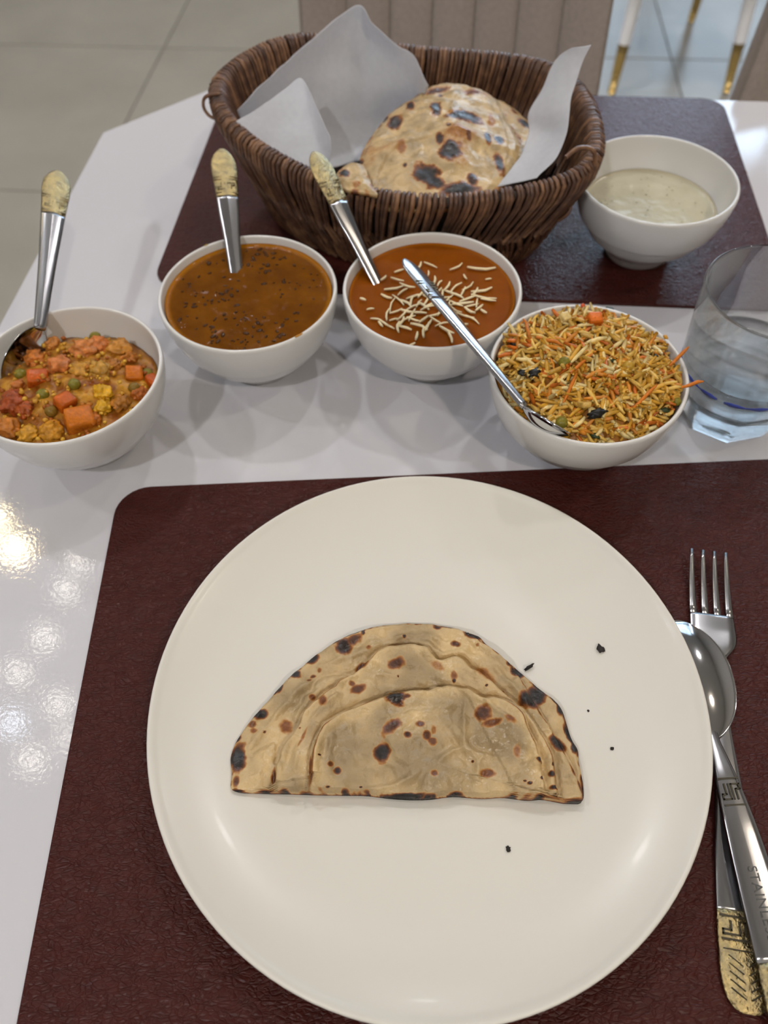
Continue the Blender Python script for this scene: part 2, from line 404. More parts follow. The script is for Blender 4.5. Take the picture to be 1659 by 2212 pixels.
for i, (x, y, p, c) in enumerate(LAMPS):
    t = mk('downlight_ring', *lathe([(0.066, -0.004), (0.080, -0.004), (0.082, 0.012), (0.066, 0.012), (0.066, -0.004)], 32, (x, y, CEIL_Z-0.012)), M['white_paint'])
    tag(t, 'large white ring of a ceiling downlight, ' + ['left of the table', 'right of the table', 'far right by the window', 'far left corner', 'far middle', 'right side', 'behind the viewer on the right', 'behind the viewer on the left', 'left side'][i], 'ceiling light', 'large ceiling downlights')
# small round downlights, those whose glints lie on the white table left of the near mat
K = (CAM_H+CEIL_Z)/CAM_H
for px, py, r, mt, w in [(35, 1190, 0.06, 'lamp_warm', 'the brightest warm one'), (-5, 1120, 0.045, 'lamp_warm', 'warm, beside the brightest'), (172, 1218, 0.035, 'lamp_white', 'white, nearest the middle of the row'),
        (145, 1280, 0.035, 'lamp_white', 'white, third along'), (100, 1382, 0.035, 'lamp_white', 'white, fourth along'), (42, 1457, 0.033, 'lamp_white', 'white, outer, fifth along'), (130, 1525, 0.033, 'lamp_white', 'white, sixth along'),
        (30, 1565, 0.035, 'lamp_cool', 'the only bluish one'), (72, 1645, 0.032, 'lamp_white', 'white, eighth along'), (152, 1600, 0.026, 'lamp_white', 'small and white, inner, last along')]:
    q = at(px, py, 0.0); x, y = q.x*K, q.y*K
    o = empty('ceiling_downlight', (x, y, CEIL_Z-0.012))
    tag(o, 'round ceiling downlight, ' + w, 'ceiling light', 'round ceiling downlights')
    mk('trim_ring', *lathe([(r, -0.004), (r+0.012, -0.004), (r+0.014, 0.012), (r, 0.012), (r, -0.004)], 24, (x, y, CEIL_Z-0.012)), M['white_paint'], o)
    mk('lens', *lathe([(0, 0.0), (r, 0.0), (r, 0.006), (0, 0.006)], 24, (x, y, CEIL_Z-0.012)), M[mt], o)

# ------------------------------------------------------------------ table
T0 = Vector((-0.2540, 0.704))                       # far left corner where the clipped edge starts
tdir = Vector(turn(0, 1)); tx = Vector(turn(1, 0))
tdir = Vector((-sR, cR)); tx = Vector((cR, sR))
def tp(a, b): v = T0+tx*a+tdir*b; return (v.x, v.y)
TW, TD = 0.80, 0.745
top_poly = [tp(0, 0), tp(0, -TD), tp(0.085, -TD-0.085), tp(TW-0.085, -TD-0.085), tp(TW, -TD), tp(TW, 0), tp(TW-0.088, 0.088), tp(0.088, 0.088)]
tc_ = tp(TW/2, -TD/2)
table = empty('dining_table', (tc_[0], tc_[1], FLOOR_Z))
tag(table, 'glossy white table with clipped corners under all the dishes', 'table')
mk('tabletop', *prism(top_poly, -0.03, 0.0, 0.002, 3), M['table'], table, smooth=False)
mk('pedestal', *lathe([(0, -0.03), (0.12, -0.03), (0.12, -0.045), (0.04, -0.05), (0.035, -0.4), (0.04, -0.72), (0, -0.72)], 32, (tc_[0], tc_[1], 0)), M['table_edge'], table)
mk('base_plate', *lathe([(0, -0.72), (0.05, -0.72), (0.24, -0.735), (0.25, -0.75), (0, -0.75)], 40, (tc_[0], tc_[1], 0)), M['table_edge'], table)

# ------------------------------------------------------------------ placemats
MW, MD, MT = 0.478, 0.312, 0.0022
near_rot = math.radians(1.3)
c0 = Vector((-0.1640, 0.2853))                       # near mat far left corner (square, before rounding)
def mat_c(c, rot, w, d): return (c.x+math.cos(rot)*w/2+math.sin(rot)*d/2, c.y+math.sin(rot)*w/2-math.cos(rot)*d/2)
near_c = mat_c(c0, near_rot, MW, MD)
nm = tag(mk('placemat', *prism(round_rect(*near_c, MW, MD, 0.020, near_rot), 0.0, MT, 0.0008, 2), M['leather'], base=(near_c[0], near_c[1], 0), smooth=False),
    'dark maroon leather placemat under the dinner plate and cutlery', 'placemat', 'leather placemats')
c1 = Vector((-0.1429, 0.7795))
far_c = mat_c(c1, ROT, 0.478, 0.302)
fm = tag(mk('placemat', *prism(round_rect(*far_c, 0.478, 0.302, 0.020, ROT), 0.0, MT, 0.0008, 2), M['leather'], base=(far_c[0], far_c[1], 0), smooth=False),
    'dark maroon leather placemat under the wicker bread basket', 'placemat', 'leather placemats')

# ------------------------------------------------------------------ plate
PC = Vector((0.0184, 0.1375)); PZ = MT
prof = [(0, 0.0025), (0.062, 0.0025), (0.070, 0.0), (0.075, 0.0), (0.078, 0.0034), (0.100, 0.0078), (0.115, 0.0115), (0.127, 0.0152), (0.1335, 0.0178), (0.1350, 0.0194), (0.1347, 0.0207), (0.1337, 0.0211), (0.1322, 0.0204)]
def plate_z(r): return 0.0056+0.0142*(max(0.0, r-0.072)/0.0595)**2.3
prof += [(r, plate_z(r)) for r in (0.130, 0.127, 0.123, 0.118, 0.112, 0.106, 0.099, 0.092, 0.084, 0.075, 0.065, 0.05, 0.03)]
prof2 = [tuple(p) for p in prof[:5]]+[tuple(p) for p in catmull(np.array(prof)[5:], 80)]+[(0, 0.0056)]
tag(mk('dinner_plate', *lathe(prof2, 128, (PC.x, PC.y, PZ)), M['plate'], base=(PC.x, PC.y, PZ)), 'large white round coupe plate with half a flatbread on it', 'plate')
PLATE_TOP = PZ+0.0057

# ------------------------------------------------------------------ bowls
BOWL_PROF = [(0, 0.0030), (0.0195, 0.0030), (0.0215, 0.0), (0.0238, 0.0), (0.0245, 0.0030), (0.0250, 0.0068), (0.0280, 0.0095), (0.0325, 0.0140), (0.0364, 0.0192), (0.0374, 0.0212), (0.0400, 0.0220), (0.0410, 0.0232), (0.0432, 0.0272), (0.0462, 0.0330),
             (0.0474, 0.0360), (0.0489, 0.0368), (0.0496, 0.0384), (0.0512, 0.0430), (0.0534, 0.0505), (0.0550, 0.0590), (0.0557, 0.0662), (0.0556, 0.0685), (0.0550, 0.0696), (0.0541, 0.0697), (0.0534, 0.0688), (0.0528, 0.0650),
             (0.0515, 0.0560), (0.0482, 0.0450), (0.0428, 0.0340), (0.0356, 0.0230), (0.0275, 0.0145), (0.0180, 0.0080), (0.0090, 0.0062), (0, 0.0058)]
BOWL_PROF = [(r*1.027, z*0.8825) for r, z in BOWL_PROF]
BP = [tuple(p) for p in BOWL_PROF[:4]]+[tuple(p) for p in catmull(np.array(BOWL_PROF)[4:], 90)[:-1]]+[(0, 0.0051)]
bv, bf = lathe(BP, 96)
bowl0 = mk('serving_bowl', bv, bf, M['ceramic'], base=(0, 0, 0))
B = {'sabzi': (-0.1856, 0.3276, 0.0), 'dal': (-0.0834, 0.3964, 0.0), 'makhani': (0.0345, 0.3945, 0.0), 'rice': (0.1207, 0.3172, 0.0), 'raita': (0.2030, 0.5048, MT)}
BL = {'sabzi': 'white ribbed bowl holding the mixed vegetable curry, at the left edge', 'dal': 'white ribbed bowl holding brown lentil dal', 'makhani': 'white ribbed bowl holding orange gravy with cheese shreds',
      'rice': 'white ribbed bowl heaped with yellow vegetable rice', 'raita': 'white footed bowl of thin yogurt on the far mat'}
for i, (k, p) in enumerate(B.items()):
    o = bowl0 if i == 0 else bowl0.copy()
    if i: COL.objects.link(o)
    o.location = p; tag(o, BL[k], 'bowl', 'white serving bowls')
def inner_r(z):                                    # inner radius of a bowl at height z above its foot
    P = BOWL_PROF[24:]
    for (r1, z1), (r2, z2) in zip(P, P[1:]):
        if z2 <= z <= z1: return r2+(r1-r2)*(z-z2)/(z1-z2)
    return P[0][0]

# ------------------------------------------------------------------ flatbread on the plate
def nz(x, y, z=0.0): return noise.noise(Vector((x, y, z)))
def fbm(x, y, s, o=3):
    a = 1; v = 0; f = s
    for k in range(o): v += a*nz(x*f+11.3*k, y*f-7.7*k, 3.1*k); a *= 0.5; f *= 2.1
    return v
def spots_char(P, spots, z):
    """char value of points (world xy) from a list of scorched patches given as photo px, px radii, darkness, angle."""
    ch = np.zeros(len(P))
    wob = np.array([[fbm(p[0], p[1], 160, 3), fbm(p[0]+5, p[1]+3, 160, 3), fbm(p[0]-3, p[1]+8, 420, 2)] for p in P])
    for s in spots:
        px, py, rx, ry, dk = s[:5]; ang = math.radians(s[5]) if len(s) > 5 else 0
        c = at(px, py, z); ex = at(px+10, py, z)-c; ey = at(px, py-10, z)-c
        kx = ex.length/10; ky = ey.length/10
        d = P-np.array([c.x, c.y]); u = d[:, 0]*math.cos(ang)+d[:, 1]*math.sin(ang); v = -d[:, 0]*math.sin(ang)+d[:, 1]*math.cos(ang)
        q = np.sqrt((u/(rx*kx))**2+(v/(ry*ky))**2)
        near = q < 3
        if not near.any(): continue
        q = q*(1+0.30*wob[:, 0])+0.14*wob[:, 2]
        val = dk*np.clip((1.5-q)/0.9, 0, 1)**1.0
        ch = np.maximum(ch, np.where(near, val, 0))
    return ch

def bread_polar(outline, center, ns, nt, zfun, thick, under=0.0):
    """closed flat loaf: top sheet as polar grid inside the outline + side wall + flat bottom."""
    O = np.asarray(outline); ang = np.unwrap(np.arctan2(O[:, 1]-center[1], O[:, 0]-center[0]))
    per = np.append(ang, ang[0]+2*math.pi*np.sign(ang[1]-ang[0])); OO = np.vstack([O, O[:1]])
    if per[-1] < per[0]: per = per[::-1]; OO = OO[::-1]
    th = np.linspace(per[0], per[-1], nt, endpoint=False)
    bx = np.interp(th, per, OO[:, 0]); by = np.interp(th, per, OO[:, 1])
    V = [(center[0], center[1])]; 
    S = [(k/ns)**0.9 for k in range(1, ns+1)]
    for s in S:
        for k in range(nt): V.append((center[0]+(bx[k]-center[0])*s, center[1]+(by[k]-center[1])*s))
    V = np.array(V); return V, nt, ns

def densify(pts, n): return catmull(np.array(pts, float), n, closed=False)

def curve_side(P, curve):
    """signed distance in metres of points to an open polyline (positive = left of travel)."""
    C = np.asarray(curve); best = np.full(len(P), 1e9); sg = np.zeros(len(P))
    for a, b in zip(C, C[1:]):
        d = b-a; L = d@d; t = np.clip(((P-a)@d)/L, 0, 1); q = a+t[:, None]*d; r = P-q; dist = np.hypot(r[:, 0], r[:, 1])
        cr = d[0]*r[:, 1]-d[1]*r[:, 0]; m = dist < best; best = np.where(m, dist, best); sg = np.where(m, np.sign(cr), sg)
    return best*sg
def in_poly(P, poly):
    inside = np.zeros(len(P), bool); n = len(poly)
    for i in range(n):
        x1, y1 = poly[i]; x2, y2 = poly[i-1]
        c = ((y1 > P[:, 1]) != (y2 > P[:, 1])) & (P[:, 0] < (x2-x1)*(P[:, 1]-y1)/(y2-y1+1e-12)+x1)
        inside ^= c
    return inside
def poly_dist(P, poly):
    n = len(poly); best = np.full(len(P), 1e9)
    for i in range(n):
        a = np.array(poly[i-1]); b = np.array(poly[i]); d = b-a; L = max(1e-12, d@d)
        t = np.clip(((P-a)@d)/L, 0, 1); r = P-(a+t[:, None]*d); best = np.minimum(best, np.hypot(r[:, 0], r[:, 1]))
    return np.where(in_poly(P, poly), best, -best)
def px2w(L, z): return [tuple(at(x, y, z)[:2]) for x, y in L]
def sm(x, a, b): t = np.clip((x-a)/(b-a), 0, 1); return t*t*(3-2*t)

ZB = PLATE_TOP+0.004
out_px = [(503, 1708), (501, 1672), (498, 1640), (505, 1612), (522, 1582), (545, 1553), (572, 1522), (598, 1492), (628, 1462), (668, 1425), (705, 1398), (745, 1376), (790, 1362), (845, 1350), (895, 1346), (945, 1351), (990, 1362), (1030, 1373),
          (1050, 1392), (1085, 1420), (1120, 1447), (1160, 1482), (1202, 1520), (1220, 1550), (1235, 1595), (1248, 1622), (1250, 1650), (1258, 1690), (1262, 1718), (1256, 1732), (1235, 1733), (1205, 1731), (1175, 1724), (1140, 1726), (1090, 1720), (1040, 1722),
          (980, 1718), (930, 1724), (885, 1725), (840, 1722), (790, 1716), (740, 1715), (680, 1714), (620, 1712), (560, 1711)]
layA = [(590, 1716), (597, 1690), (603, 1640), (612, 1605), (642, 1576), (662, 1543), (700, 1508), (743, 1477), (789, 1442), (820, 1415), (855, 1403), (890, 1404), (918, 1414), (945, 1434), (986, 1429), (1017, 1450), (1067, 1488), (1118, 1538), (1169, 1604), (1189, 1644), (1200, 1716)]
layB = [(664, 1716), (672, 1690), (684, 1624), (700, 1585), (730, 1556), (764, 1537), (800, 1524), (835, 1511), (865, 1500), (895, 1495), (930, 1494), (966, 1490), (990, 1496), (1017, 1502), (1040, 1520), (1067, 1520), (1118, 1552), (1142, 1600), (1160, 1650), (1172, 1716)]
layC = [(1015, 1378), (1060, 1408), (1103, 1442), (1130, 1480), (1165, 1545), (1195, 1592), (1222, 1640), (1245, 1690), (1256, 1722)]
fold1 = [(915, 1712), (925, 1680), (950, 1650), (985, 1625), (1010, 1628), (1030, 1650), (1028, 1690)]
fold2 = [(1005, 1508), (1000, 1560), (1008, 1620), (1060, 1640), (1100, 1650)]
fold3 = [(770, 1716), (830, 1706), (880, 1690), (930, 1655)]
spots = [(514, 1638, 15, 24, 1.0), (511, 1690, 7, 11, .6), (562, 1543, 14, 9, .95), (545, 1565, 8, 6, .5), (605, 1487, 7, 10, .9), (637, 1457, 10, 9, .9), (676, 1422, 13, 8, .9, 30), (743, 1398, 15, 15, .85), (764, 1386, 18, 9, .6, 20), (1017, 1377, 15, 8, 1, -20), (746, 1373, 12, 3, .8),
         (1118, 1452, 13, 10, .95), (1100, 1440, 8, 5, .7), (1159, 1502, 17, 17, 1), (1141, 1518, 15, 20, 1, 40), (1209, 1533, 8, 14, .95), (1232, 1590, 7, 26, 1, 20), (1241, 1615, 7, 12, 1), (1204, 1609, 12, 16, .95, 40), (855, 1515, 18, 14, .95), (878, 1512, 8, 4, .6), (825, 1634, 16, 18, .88),
         (847, 1579, 22, 11, .6, 38), (880, 1596, 8, 7, .66), (908, 1573, 9, 8, .52), (921, 1596, 9, 9, .6), (933, 1609, 9, 8, .5), (936, 1585, 6, 10, .35), (1040, 1553, 16, 14, .62), (1060, 1573, 22, 7, .5, 10), (1095, 1568, 12, 7, .42, -30), (855, 1441, 16, 10, .62, 20), (774, 1496, 15, 9, .58, 20), (762, 1486, 7, 6, .45), (781, 1444, 15, 8, .6, 30),
         (675, 1509, 7, 6, .5), (617, 1568, 13, 16, .42), (676, 1460, 5, 4, .55), (668, 1471, 4, 3, .5), (690, 1447, 5, 5, .35), (984, 1395, 9, 6, .6), (944, 1357, 8, 4, .7), (731, 1671, 7, 7, .82), (716, 1659, 6, 6, .55), (938, 1677, 8, 7, .5), (1052, 1675, 18, 9, .5), (1187, 1680, 6, 6, .85), (1194, 1708, 9, 4, .9), (1159, 1654, 6, 4, .95), (700, 1523, 9, 12, .45),
         (1042, 1462, 22, 14, .36, -40), (943, 1447, 18, 8, .28, -30), (979, 1467, 7, 9, .4), (592, 1680, 5, 20, .55), (1113, 1632, 8, 14, .36), (511, 1710, 12, 3, 1), (875, 1722, 40, 5, 1), (548, 1578, 8, 6, .4), (672, 1668, 3, 30, .5), (655, 1600, 3, 22, .35, -25), (797, 1405, 5, 4, .4),
         (1070, 1412, 6, 3, .8, -40), (1030, 1400, 4, 3, .4), (1085, 1498, 4, 4, .8), (1140, 1700, 4, 3, .95), (1165, 1690, 3, 3, .95), (1130, 1695, 3, 2, .9), (1190, 1660, 3, 3, .9), (785, 1371, 3, 5, .95), (873, 1378, 3, 3, .95), (860, 1466, 2, 2, .9), (980, 1478, 3, 3, .9), (1048, 1493, 3, 2, .9), (650, 1580, 2, 2, .7), (693, 1641, 3, 2, .9), (571, 1580, 2, 2, .9), (1020, 1650, 3, 3, .8), (780, 1705, 3, 2, .9), (710, 1706, 4, 2, .9)]
ow = px2w(out_px, ZB)
ow = [tuple(p) for p in catmull(np.array(ow), 320, closed=True)]
# rectangular sampling clipped to the outline keeps detail even
cen = np.array(px2w([(880, 1640)], ZB)[0])
P2, nT, nS = bread_polar(np.array(ow), cen, 150, 640, None, 0)
A_ = np.array(densify(px2w(layA, ZB), 120)); Bc = np.array(densify(px2w(layB, ZB), 120)); Cc = np.array(densify(px2w(layC, ZB), 60))
wig = np.array([[fbm(p[0], p[1], 45, 3), fbm(p[0]+3, p[1]-9, 45, 3)] for p in P2])
dA = -curve_side(P2, A_)+wig[:, 0]*0.0012; dB = -curve_side(P2, Bc)+wig[:, 1]*0.0012; dC = -curve_side(P2, Cc)
edge = poly_dist(P2, ow)
def lip(d, h, w=0.0005): return h*sm(d, -w, w)+h*0.40*np.exp(-((d-0.0018)/0.0022)**2)-h*0.50*np.exp(-((d+0.0014)/0.0013)**2)-h*0.45*sm(d, 0.006, 0.022)
H = 0.0040+lip(dA, 0.0034)+lip(dB, 0.0034)
yr = P2[:, 1]; cxm = P2[:, 0]
H += np.where(np.abs(dC) < 0.03, lip(dC, 0.0026)*sm(cxm, 0.02, 0.045), 0)
creases = [[(640, 1712), (642, 1650), (652, 1600), (690, 1545), (730, 1510)], [(735, 1482), (800, 1462), (880, 1470), (940, 1488)], [(800, 1392), (850, 1381), (920, 1376), (980, 1402), (1030, 1440)], [(1060, 1442), (1120, 1505), (1160, 1580), (1200, 1660)],
           [(1040, 1642), (1100, 1662), (1180, 1650)], [(1108, 1722), (1120, 1684), (1160, 1652)], [(1148, 1726), (1188, 1692), (1232, 1692)], [(560, 1700), (570, 1640), (610, 1570)], [(540, 1612), (600, 1540), (660, 1480)], [(800, 1560), (860, 1552), (930, 1545), (985, 1530)], [(1030, 1520), (1085, 1560), (1120, 1620)], [(720, 1600), (712, 1650), (715, 1700)], [(690, 1440), (760, 1420), (820, 1398)]]
for fc, hh in [(fold1, 0.0016), (fold2, 0.0014), (fold3, 0.0015)]+[(c_, 0.0011) for c_ in creases]:
    d = np.abs(curve_side(P2, densify(px2w(fc, ZB), 50))); H += hh*np.exp(-(d/0.0014)**2)*np.clip(0.6+0.9*wig[:, 1], 0, 1.2)-hh*0.45*np.exp(-((d-0.0035)/0.0025)**2)
H += 0.0032*wig[:, 0]+0.0016*np.abs(np.array([fbm(p[0]+1, p[1]+2, 70, 2) for p in P2]))+np.array([0.0006*fbm(p[0], p[1], 120, 3) for p in P2])
# soft wrinkles running along the layers
H += 0.0008*np.sin(edge*620+7*wig[:, 1])*sm(edge, 0.004, 0.012)*(1-sm(dA, -0.004, 0.004))
H += 0.0006*np.sin(cxm*420+yr*260+6*wig[:, 0])*sm(dB, 0.002, 0.012)*np.clip(0.5+wig[:, 1], 0, 1)
straight = sm(yr, 0.089, 0.100)
H *= (0.80+0.20*straight)
H = np.maximum(H, 0.002)
tipz = sm(edge, 0, 0.0016); ZT = PLATE_TOP+0.0010+H*(0.70+0.30*tipz)
ch = spots_char(P2, spots, ZB)
# browned crests along the layer edges and the rim of the bread
br = 0.48*np.exp(-((dA-0.0002)/0.0008)**2)*np.clip(0.45+1.1*wig[:, 1], 0, 1)+0.52*np.exp(-((dB-0.0002)/0.0008)**2)*np.clip(0.45+1.2*wig[:, 0], 0, 1)
rimn = np.array([fbm(p[0], p[1], 210, 2) for p in P2])
br = np.maximum(br, 0.85*np.exp(-(np.abs(dC)/0.0010)**2)*np.clip(0.45+1.3*rimn, 0, 1)*(np.abs(dC) < 0.01))
br = np.maximum(br, np.exp(-(edge/0.0011)**2)*np.clip(0.15+1.5*rimn+0.5*sm(cxm, 0.05, 0.085), 0, 1))
ch = np.maximum(ch, br)
Vt = np.c_[P2, ZT]
F = [(0, 1+k, 1+(k+1) % nT) for k in range(nT)]
for s in range(nS-1):
    a = 1+s*nT; b = a+nT
    for k in range(nT): F.append((a+k, b+k, b+(k+1) % nT, a+(k+1) % nT))
nb = len(Vt); last = 1+(nS-1)*nT
wall = []
for lv, (zz, ins) in enumerate(((0.0022, 0.0006), (0.0004, 0.0001))):
    rr = Vt[last:last+nT].copy(); n2 = rr[:, :2]-cen; n2 /= np.linalg.norm(n2, axis=1)[:, None]; rr[:, :2] -= n2*ins*(0.4+0.8*rng.random(nT))[:, None]; rr[:, 2] = np.minimum(rr[:, 2]-0.0003, PLATE_TOP+zz); wall.append(rr)
Vt = np.vstack([Vt]+wall); ch = np.concatenate([ch, np.clip(ch[last:last+nT]+0.25*rng.random(nT), 0, 1), np.clip(ch[last:last+nT]+0.5, 0, 1)])
for a, b in ((last, nb), (nb, nb+nT)):
    for k in range(nT): F.append((a+k, b+k, b+(k+1) % nT, a+(k+1) % nT))
F.append(tuple(range(nb+nT, nb+2*nT)))
half = mk('half_paratha', Vt, F, M['bread'], base=(cen[0], cen[1], PLATE_TOP))
fattr(half, 'char', ch)
thin = np.clip(0.35+0.9*np.array([fbm(p[0]-2, p[1]+6, 38, 3) for p in P2])+0.35*sm(dB, 0, 0.01)-0.5*np.exp(-((dA-0.002)/0.003)**2)-0.5*np.exp(-((dB-0.002)/0.003)**2)-0.4*(1-sm(dA, -0.02, -0.004)), 0, 0.9)
fattr(half, 'thin', np.concatenate([thin, np.zeros(2*nT)]))
tag(half, 'half-moon layered griddled flatbread with charred blisters on the plate', 'flatbread')

# charred crumbs
def lump(name, c, size, mat, seed=0, sub=2, amp=0.25, freq=1.6, parent=None, rot=None, tint=None, tvar=0.12, flat=False):
    bm = bmesh.new(); bmesh.ops.create_icosphere(bm, subdivisions=sub, radius=1.0)
    V = []; cols = []
    R = Matrix.Rotation(rot if rot is not None else random.uniform(0, 6.28), 3, 'Z')
    for v in bm.verts:
        k = 1+amp*noise.noise(v.co*freq+Vector((seed*7.3, seed*1.7, seed*3.1)))+amp*0.5*noise.noise(v.co*freq*2.7+Vector((seed, 5, 9)))
        p = R @ Vector((v.co.x*size[0]*k, v.co.y*size[1]*k, v.co.z*size[2]*k)); V.append(Vector(c)+p)
        if tint is not None:
            q = 1+tvar*2*noise.noise(v.co*2.2+Vector((seed*2.2, 1, seed))); cols.append([min(1, t*q) for t in tint[:3]])
    F = [[v.index for v in f.verts] for f in bm.faces]; bm.free()
    o = mk(name, V, F, mat, parent, smooth=not flat)
    if tint is not None: cattr(o, 'tint', cols)
    return o
M['crumb'] = basic('burnt_crumb', srgb(34, 26, 22), 0.7, var=0.4, scale=900)
for i, (px, py, s, lab, asp) in enumerate([(1297, 1402, 0.0017, 'largest burnt crumb lying right of the bread on the plate', 1.4), (1142, 1443, 0.0028, 'thin brown flake leaning by the upper right edge of the bread', 0.28), (1271, 1535, 0.0006, 'tiny dark speck right of the bread, higher of two', 1),
        (1322, 1617, 0.0008, 'tiny dark speck furthest right on the plate', 1), (1098, 1834, 0.0011, 'small brown crumb on the plate below the bread', 1.2)]):
    q = at(px, py, PLATE_TOP+0.0005)
    pz = PZ+plate_z(math.hypot(q.x-PC.x, q.y-PC.y))
    q = at(px, py, pz+0.0004)
    tag(lump('burnt_crumb', (q.x, q.y, pz+s*0.45), (s, s*asp, s*0.6), M['crumb'], i+3, 2, 0.6, 2.0, rot=0.5), lab, 'crumb', 'burnt crumbs on the plate')

# ------------------------------------------------------------------ cutlery
def loft(stations, prof_n=10, ridge=0.0):
    """stations: (x, halfwidth, z, thickness) along local X; cross-section rounded, optional roof ridge."""
    V = []; n = 12
    for x, w, z, t in stations:
        sec = [(-1, 0), (-0.93, 0.62), (-0.6, 0.95), (-0.02, 1+ridge), (0.02, 1+ridge), (0.6, 0.95), (0.93, 0.62), (1, 0), (0.9, -0.7), (0.5, -1), (-0.5, -1), (-0.9, -0.7)]
        for a, b in sec: V.append((x, a*w, z+b*t/2))
    F = grid_faces(len(stations), n, wrap_v=True)
    F.append(tuple(range(n))); F.append(tuple(reversed(range((len(stations)-1)*n, len(stations)*n))))
    F = [tuple(reversed(f)) for f in F]
    return V, F
def smooth_stations(S, n): return [tuple(r) for r in catmull(np.array(S, float), n)]

def scoop(x0, x1, hw, depth, thick, zoff, up=True, n=26, m=17):
    """spoon bowl between x0 (neck) and x1 (tip); closed shell."""
    V = []; F = []
    def hwx(s): return hw*(max(0, 1-abs((s-0.56)/(0.56 if s < 0.56 else 0.44))**(2.0 if s > 0.56 else 2.3)))**0.62
    for layer in (0, 1):
        for i in range(n):
            s = i/(n-1); s = 0.5-0.5*math.cos(math.pi*s); x = x0+(x1-x0)*s; w = max(hwx(s), 0.0022 if s < 0.3 else 0.0004)
            prof = (math.sin(math.pi*min(1, s*1.02))**0.75)
            for j in range(m):
                t = -1+2*j/(m-1); z = -depth*prof*(1-abs(t)**2.2)
                if not up: z = -z
                V.append((x, w*t, zoff+z+(thick if layer == 0 else 0)))
    F = [tuple(reversed(f)) for f in grid_faces(n, m)]; F += [tuple(i+n*m for i in f) for f in grid_faces(n, m)]
    def rim(idx):
        for a, b in zip(idx, idx[1:]): F.append((a, b, b+n*m, a+n*m))
    rim([j for j in range(m)]); rim([i*m+m-1 for i in range(n)]); rim([(n-1)*m+j for j in reversed(range(m))]); rim([i*m for i in reversed(range(n))])
    return V, F

def frame(tail, tip, upv):
    x = (Vector(tip)-Vector(tail)).normalized(); y = Vector(upv).cross(x).normalized(); z = x.cross(y)
    m = Matrix((x, y, z)).transposed().to_4x4(); m.translation = Vector(tail); return m

def meander(x0, x1, y0, y1, z, t=0.00035, h=0.0002, bars=True):
    """Greek-key mark as thin raised bars in a local XY box (x along handle)."""
    segs = []
    if bars:
        segs += [(x0, y0, x0, y1), (x1, y0, x1, y1)]
    gx0, gx1 = x0+(x1-x0)*0.22, x1-(x1-x0)*0.22; ym = (y0+y1)/2; q = (gx1-gx0)/3
    for sgn in (1, -1):
        e = ym+sgn*(y1-y0)*0.47; i_ = ym+sgn*(y1-y0)*0.07; mid = (e+i_)/2
        segs += [(gx0, i_, gx1, i_), (gx0, i_, gx0, e), (gx0, e, gx0+q, e), (gx0+q, e, gx0+q, mid), (gx0+q, mid, gx1, mid)] if sgn > 0 else [(gx0, i_, gx1, i_), (gx1, i_, gx1, e), (gx1, e, gx1-q, e), (gx1-q, e, gx1-q, mid), (gx1-q, mid, gx0, mid)]
    return join([box(min(a, c)-t, max(a, c)+t, min(b, d)-t, max(b, d)+t, z-h, z+h) for a, b, c, d in segs])

def mkx(name, vf, mat, parent, Mx, smooth=True): return mk(name, xform(vf[0], Mx), vf[1], mat, parent, smooth)

SERV = [(0, 0.0018, 0, 0.0012), (0.0020, 0.0042, 0, 0.0018), (0.005, 0.0064, 0, 0.0022), (0.010, 0.0084, 0, 0.0024), (0.017, 0.0088, 0, 0.0026), (0.026, 0.0081, 0, 0.0028), (0.036, 0.0074, 0, 0.0030)]
def serving_spoon(tail, neck, tip, upv, label, gold=True, sw=0.0165, upv2=None):
    """tail -> neck handle, then scoop towards tip."""
    tail, neck, tip = Vector(tail), Vector(neck), Vector(tip)
    root = empty('serving_spoon', tuple(neck)); tag(root, label, 'spoon', 'serving spoons in the bowls')
    Mx = frame(tail, neck, upv); L = (neck-tail).length
    tip_s = smooth_stations(SERV, 24)
    mkx('handle_end', loft(tip_s, ridge=0.25), M['gold'] if gold else M['steel'], root, Mx)
    for k, x in enumerate((0.0215, 0.0235, 0.0335)):
        w = np.interp(x, [s[0] for s in SERV], [s[1] for s in SERV]); mkx('engraved_band', box(x-0.0003, x+0.0003, -w*0.97, w*0.97, 0.0002, 0.0015), M['engrave_soft'], root, Mx, smooth=False)
    mkx('engraved_key', meander(0.0245, 0.0325, -0.0062, 0.0062, 0.0014, 0.0003, 0.0003, False), M['engrave_soft'], root, Mx, smooth=False)
    S = [(0.0355, 0.0074, 0, 0.0028), (0.05, 0.0067, 0, 0.0030), (L*0.6, 0.0054, 0, 0.0030), (L*0.85, 0.0042, 0, 0.0030), (L*1.0, 0.0034, 0, 0.0028)]
    mkx('handle', loft(smooth_stations(S, 18), ridge=0.5), M['steel'], root, Mx)
    M2 = frame(neck, tip, upv2 or upv); L2 = (tip-neck).length
    mkx('scoop', scoop(-0.002, L2, sw, 0.006, 0.0011, -0.0006), M['steel_polished'], root, M2)
    return root

def lerp(a, b, t): return Vector(a)+(Vector(b)-Vector(a))*t
